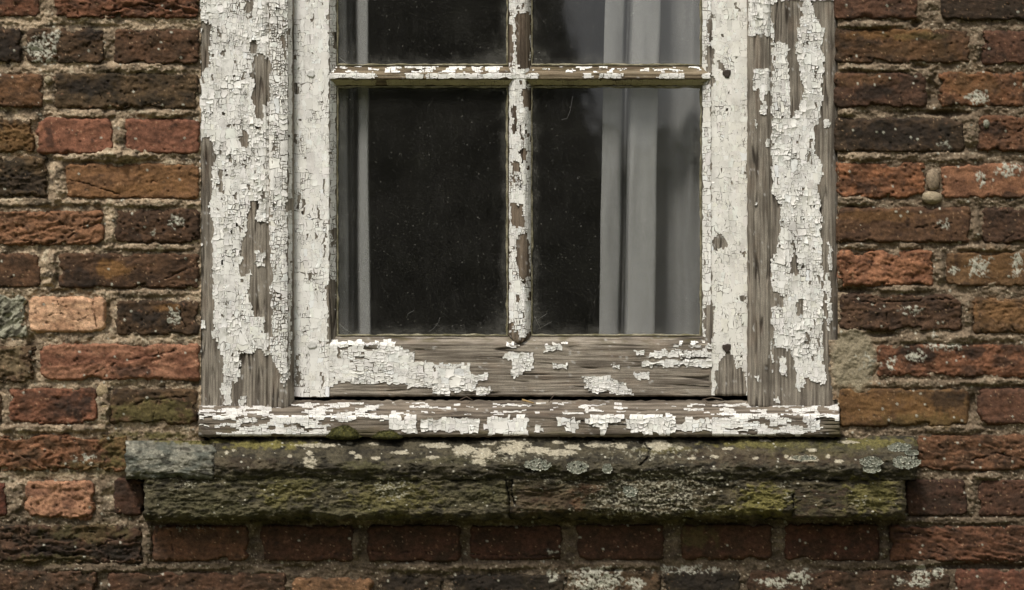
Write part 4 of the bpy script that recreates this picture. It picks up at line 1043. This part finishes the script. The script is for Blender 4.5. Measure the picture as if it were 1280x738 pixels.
# ------------------------------------------------------------------ moss cushions
def moss_mat():
    m, nt, b = mat_base('cushion_moss')
    c = ramp(nt, noise(nt, position(nt), 260, 4), [(.3, (.030, .032, .008)), (.55, (.085, .080, .018)), (.75, (.16, .135, .03))])
    nt.links.new(c, b.inputs['Base Color']); b.inputs['Roughness'].default_value = .9
    return m
M['moss'] = moss_mat()
def moss(px, py, rx, ry, h, n, seed, label):
    r = random.Random(seed); V = []; F = []
    th, ph = np.meshgrid(np.linspace(0, math.pi / 2, 9), np.linspace(0, 2 * math.pi, 26, endpoint=False), indexing='ij')
    k = 1 + .13 * pn(ph * 1.5, th * 2, seed)
    V = [tuple(v) for v in P3(px + rx * .93 * k * np.sin(th) * np.cos(ph), py - ry * .93 * k * np.sin(th) * np.where(np.sin(ph) > 0, 1.5, .35) * np.sin(ph), h + 9 * np.cos(th)).reshape(-1, 3)]
    for j in range(8):
        for i in range(26): F.append((j * 26 + i, (j + 1) * 26 + i, (j + 1) * 26 + (i + 1) % 26, j * 26 + (i + 1) % 26))
    for _ in range(n):
        t = math.acos(r.uniform(0, 1)); p = r.uniform(0, 2 * math.pi); kk = 1 + .13 * float(pn(p * 1.5, t * 2, seed))
        d = np.array([math.sin(t) * math.cos(p), -math.sin(t) * math.sin(p), math.cos(t)])
        b = np.array([px, py, h]) + d * np.array([rx, ry * (1.5 if d[1] < 0 else .35), 9]) * .92 * kk
        dd = d + np.array([r.gauss(0, .5), r.gauss(0, .5), r.gauss(0, .5)]); dd /= np.linalg.norm(dd) + 1e-6
        L = r.uniform(1.2, 2.6); s = np.cross(dd, [r.gauss(0, 1), r.gauss(0, 1), r.gauss(0, 1)]); s = s / (np.linalg.norm(s) + 1e-6) * .45
        i0 = len(V)
        for q in (b - s, b + s, b + dd * L): V.append(tuple(P3(q[0], q[1], q[2])))
        F.append((i0, i0 + 1, i0 + 2))
    o = mk('moss_cushion', V, F, M['moss'], None, smooth=False, origin=P3(px, py + ry, h))
    return tag(o, label, 'moss', 'moss cushions on the timber sill')
moss(430, 545.5, 22, 10, 19, 3200, 1, 'rounder dark green moss cushion against the timber sill front')
moss(484, 546.5, 19, 6, 19, 2200, 2, 'flatter dark green moss cushion under the first square paint flakes')

# ------------------------------------------------------------------ litter on the sill
def strand(name, pts, r, mat, label, cat, group=None, parent=None):
    pts = [Vector(P3(*p)) for p in pts]; V = []; F = []; n = 5
    for i, p in enumerate(pts):
        d = (pts[min(i + 1, len(pts) - 1)] - pts[max(i - 1, 0)]).normalized()
        a = d.cross(Vector((.3, .8, .5))).normalized(); b = d.cross(a)
        rr = r * S * (1 - .5 * i / len(pts))
        for k in range(n):
            t = 2 * math.pi * k / n; V.append(tuple(p + (a * math.cos(t) + b * math.sin(t)) * rr))
    for i in range(len(pts) - 1):
        for k in range(n): F.append((i * n + k, i * n + (k + 1) % n, (i + 1) * n + (k + 1) % n, (i + 1) * n + k))
    F += [tuple(range(n))[::-1], tuple(range((len(pts) - 1) * n, len(pts) * n))]
    o = mk(name, V, F, mat, parent, smooth=True, origin=None)
    if label: tag(o, label, cat, group)
    return o
strand('straw', [(653, 500, -8), (660, 502, -5), (667, 504, -1)], 1.5, M['straw'], 'short yellow straw lying on the timber sill below the glazing bar', 'straw')
strand('twig', [(878, 500, -10), (890, 497, -6), (902, 499, -4), (906, 503, -3), (896, 506, 0), (884, 504, -2), (880, 500, -3)], .8, M['twig'], 'curled dry twig on the timber sill at the rail end', 'twig')
strand('twig', [(575, 500, -8), (583, 496, -4), (592, 501, -5), (586, 504, 0)], .7, M['twig'], 'crooked dry twig below the largest square paint flakes', 'twig')
strand('twig', [(686, 503, -4), (690, 497, -8), (694, 493, -12)], .5, M['twig'], 'thin upright twig in the gap under the bottom rail', 'twig')
for k, a in enumerate([[(536, 415, -33), (543, 410, -32.5), (548, 403, -32), (550, 397, -32)], [(508, 398, -33), (510, 392, -33), (518, 388, -33)], [(702, 150, -33), (709, 148, -32), (713, 138, -32), (716, 120, -33)], [(424, 405, -32), (432, 412, -33), (440, 417, -33)], [(424, 72, -32), (432, 78, -33), (436, 82, -33)], [(672, 400, -32), (684, 392, -33)], [(672, 412, -32), (690, 402, -33)], [(668, 395, -31), (676, 412, -33)]]):
    strand('cobweb_thread', a, .11, M['web'], None, None, parent=win)

# ------------------------------------------------------------------ room and curtains
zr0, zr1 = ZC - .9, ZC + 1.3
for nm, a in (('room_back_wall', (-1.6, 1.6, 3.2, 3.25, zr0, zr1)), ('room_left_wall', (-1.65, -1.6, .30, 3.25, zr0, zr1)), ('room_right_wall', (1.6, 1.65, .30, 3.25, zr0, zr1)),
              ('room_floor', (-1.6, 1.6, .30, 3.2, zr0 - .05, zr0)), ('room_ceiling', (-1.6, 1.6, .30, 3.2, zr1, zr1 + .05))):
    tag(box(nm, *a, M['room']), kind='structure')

def curtain(name, plan, label, slant):
    """plan: (x pixel at mid height, depth in metres) folds, hung from the head of the window"""
    pl = []
    for (a, b) in zip(plan[:-1], plan[1:]):
        for t in np.linspace(0, 1, 6, endpoint=False): pl.append((a[0] + (b[0] - a[0]) * t, a[1] + (b[1] - a[1]) * t))
    pl.append(plan[-1]); pl = np.array(pl)
    for _ in range(3): pl[1:-1] = (pl[:-2] + 2 * pl[1:-1] + pl[2:]) / 4
    ys = np.linspace(-400, 470, 60)
    XX, YY = np.meshgrid(pl[:, 0], ys); DD = np.repeat(pl[None, :, 1], 60, 0)
    XX = XX + slant * (210 - YY) / 210 + 1.2 * pn(YY / 120, XX / 18, 4); DD = DD + .004 * pn(XX / 12, YY / 130, 6)
    V = P3(XX, YY, -DD / S)
    n2 = len(pl)
    V2 = V + np.array([0, .0012, 0])
    i = np.arange(60 * n2).reshape(60, n2)
    q = np.stack([i[:-1, :-1], i[1:, :-1], i[1:, 1:], i[:-1, 1:]], -1).reshape(-1, 4)
    o = mk(name, np.concatenate([V.reshape(-1, 3), V2.reshape(-1, 3)]), [q, q[:, ::-1] + 60 * n2], M['curtain'])
    return tag(o, label, 'curtain', 'net curtains behind the glass')
curtain('curtain', [(380, .075), (400, .072), (433, .072), (435, .08), (437, .17), (444, .17), (447, .08), (460, .075), (461, .085), (449, .09), (448, .1), (460, .105), (462, .2)], 'narrow grey net curtain hanging at the left of the dark room', -1.5)
curtain('curtain', [(776, .12), (760, .10), (753, .09), (752, .08), (756, .076), (776, .08), (778, .10), (779, .17), (783, .17), (784, .09), (787, .07), (820, .074), (822, .085), (818, .09), (790, .092), (787, .10), (792, .108), (820, .11), (823, .12), (836, .15), (852, .14), (862, .12), (880, .13), (905, .13)], 'wide pale net curtain with soft folds at the right of the room', 4)

# ------------------------------------------------------------------ what lies behind the camera: it lights the wall and is mirrored in the glass
gx = np.linspace(-900, 900, 41)
GX, GY = np.meshgrid(gx, np.concatenate([np.linspace(-1500, -40, 20), np.linspace(-30, 40, 21)]))
i = np.arange(GX.size).reshape(GX.shape)
q = np.stack([i[:-1, :-1], i[:-1, 1:], i[1:, 1:], i[1:, :-1]], -1).reshape(-1, 4)
tag(mk('ground', np.stack([GX, GY, np.zeros(GX.shape)], -1).reshape(-1, 3), [q], M['ground'], origin=(0, 0, 0)), kind='structure')

def hedge_top(x):
    return 5.6 + .8 * fbm(x / 3, .3, 3, 5) - 2.3 * ss(.3, .8, x) * ss(3.0, 2.3, x)
hedge = empty('hedge', (0, -14, 0), 'tall dark garden hedge mirrored faintly in the panes', 'hedge')
hx = np.linspace(-16, 16, 65)
V = []; 
for x in hx:
    t = float(hedge_top(x)) - .35
    V += [(x, -13.4, 0), (x, -13.5, t), (x, -14.6, t), (x, -14.7, 0)]
F = []
for k in range(64):
    for j in range(4): F.append((k * 4 + j, k * 4 + (j + 1) % 4, k * 4 + 4 + (j + 1) % 4, k * 4 + 4 + j))
F += [(0, 3, 2, 1), (256, 257, 258, 259)]
mk('dark_core', V, F, M['hedge_core'], hedge, smooth=False)  # solid dark core added behind the leaves so no gaps show
nL = 14000
lx = RNG.uniform(-16, 16, nL); tt = hedge_top(lx)
lz = tt * RNG.random(nL) ** .8; ly = -13.35 + RNG.normal(0, .12, nL)
ontop = RNG.random(nL) < .2
lz = np.where(ontop, tt - .3 + RNG.random(nL) * .35, lz); ly = np.where(ontop, RNG.uniform(-14.6, -13.4, nL), ly)
cc = np.stack([lx, ly, lz], 1)
u = RNG.normal(size=(nL, 3)); u /= np.linalg.norm(u, axis=1)[:, None]
w = np.cross(u, RNG.normal(size=(nL, 3))); w /= np.linalg.norm(w, axis=1)[:, None]
sz = RNG.uniform(.06, .13, nL)[:, None]
V = np.stack([cc - u * sz, cc + w * sz * .55, cc + u * sz, cc - w * sz * .55], 1).reshape(-1, 3)
tag(mk('leaves', V, [np.arange(nL * 4).reshape(-1, 4)], M['hedge'], hedge, smooth=False), kind='stuff')
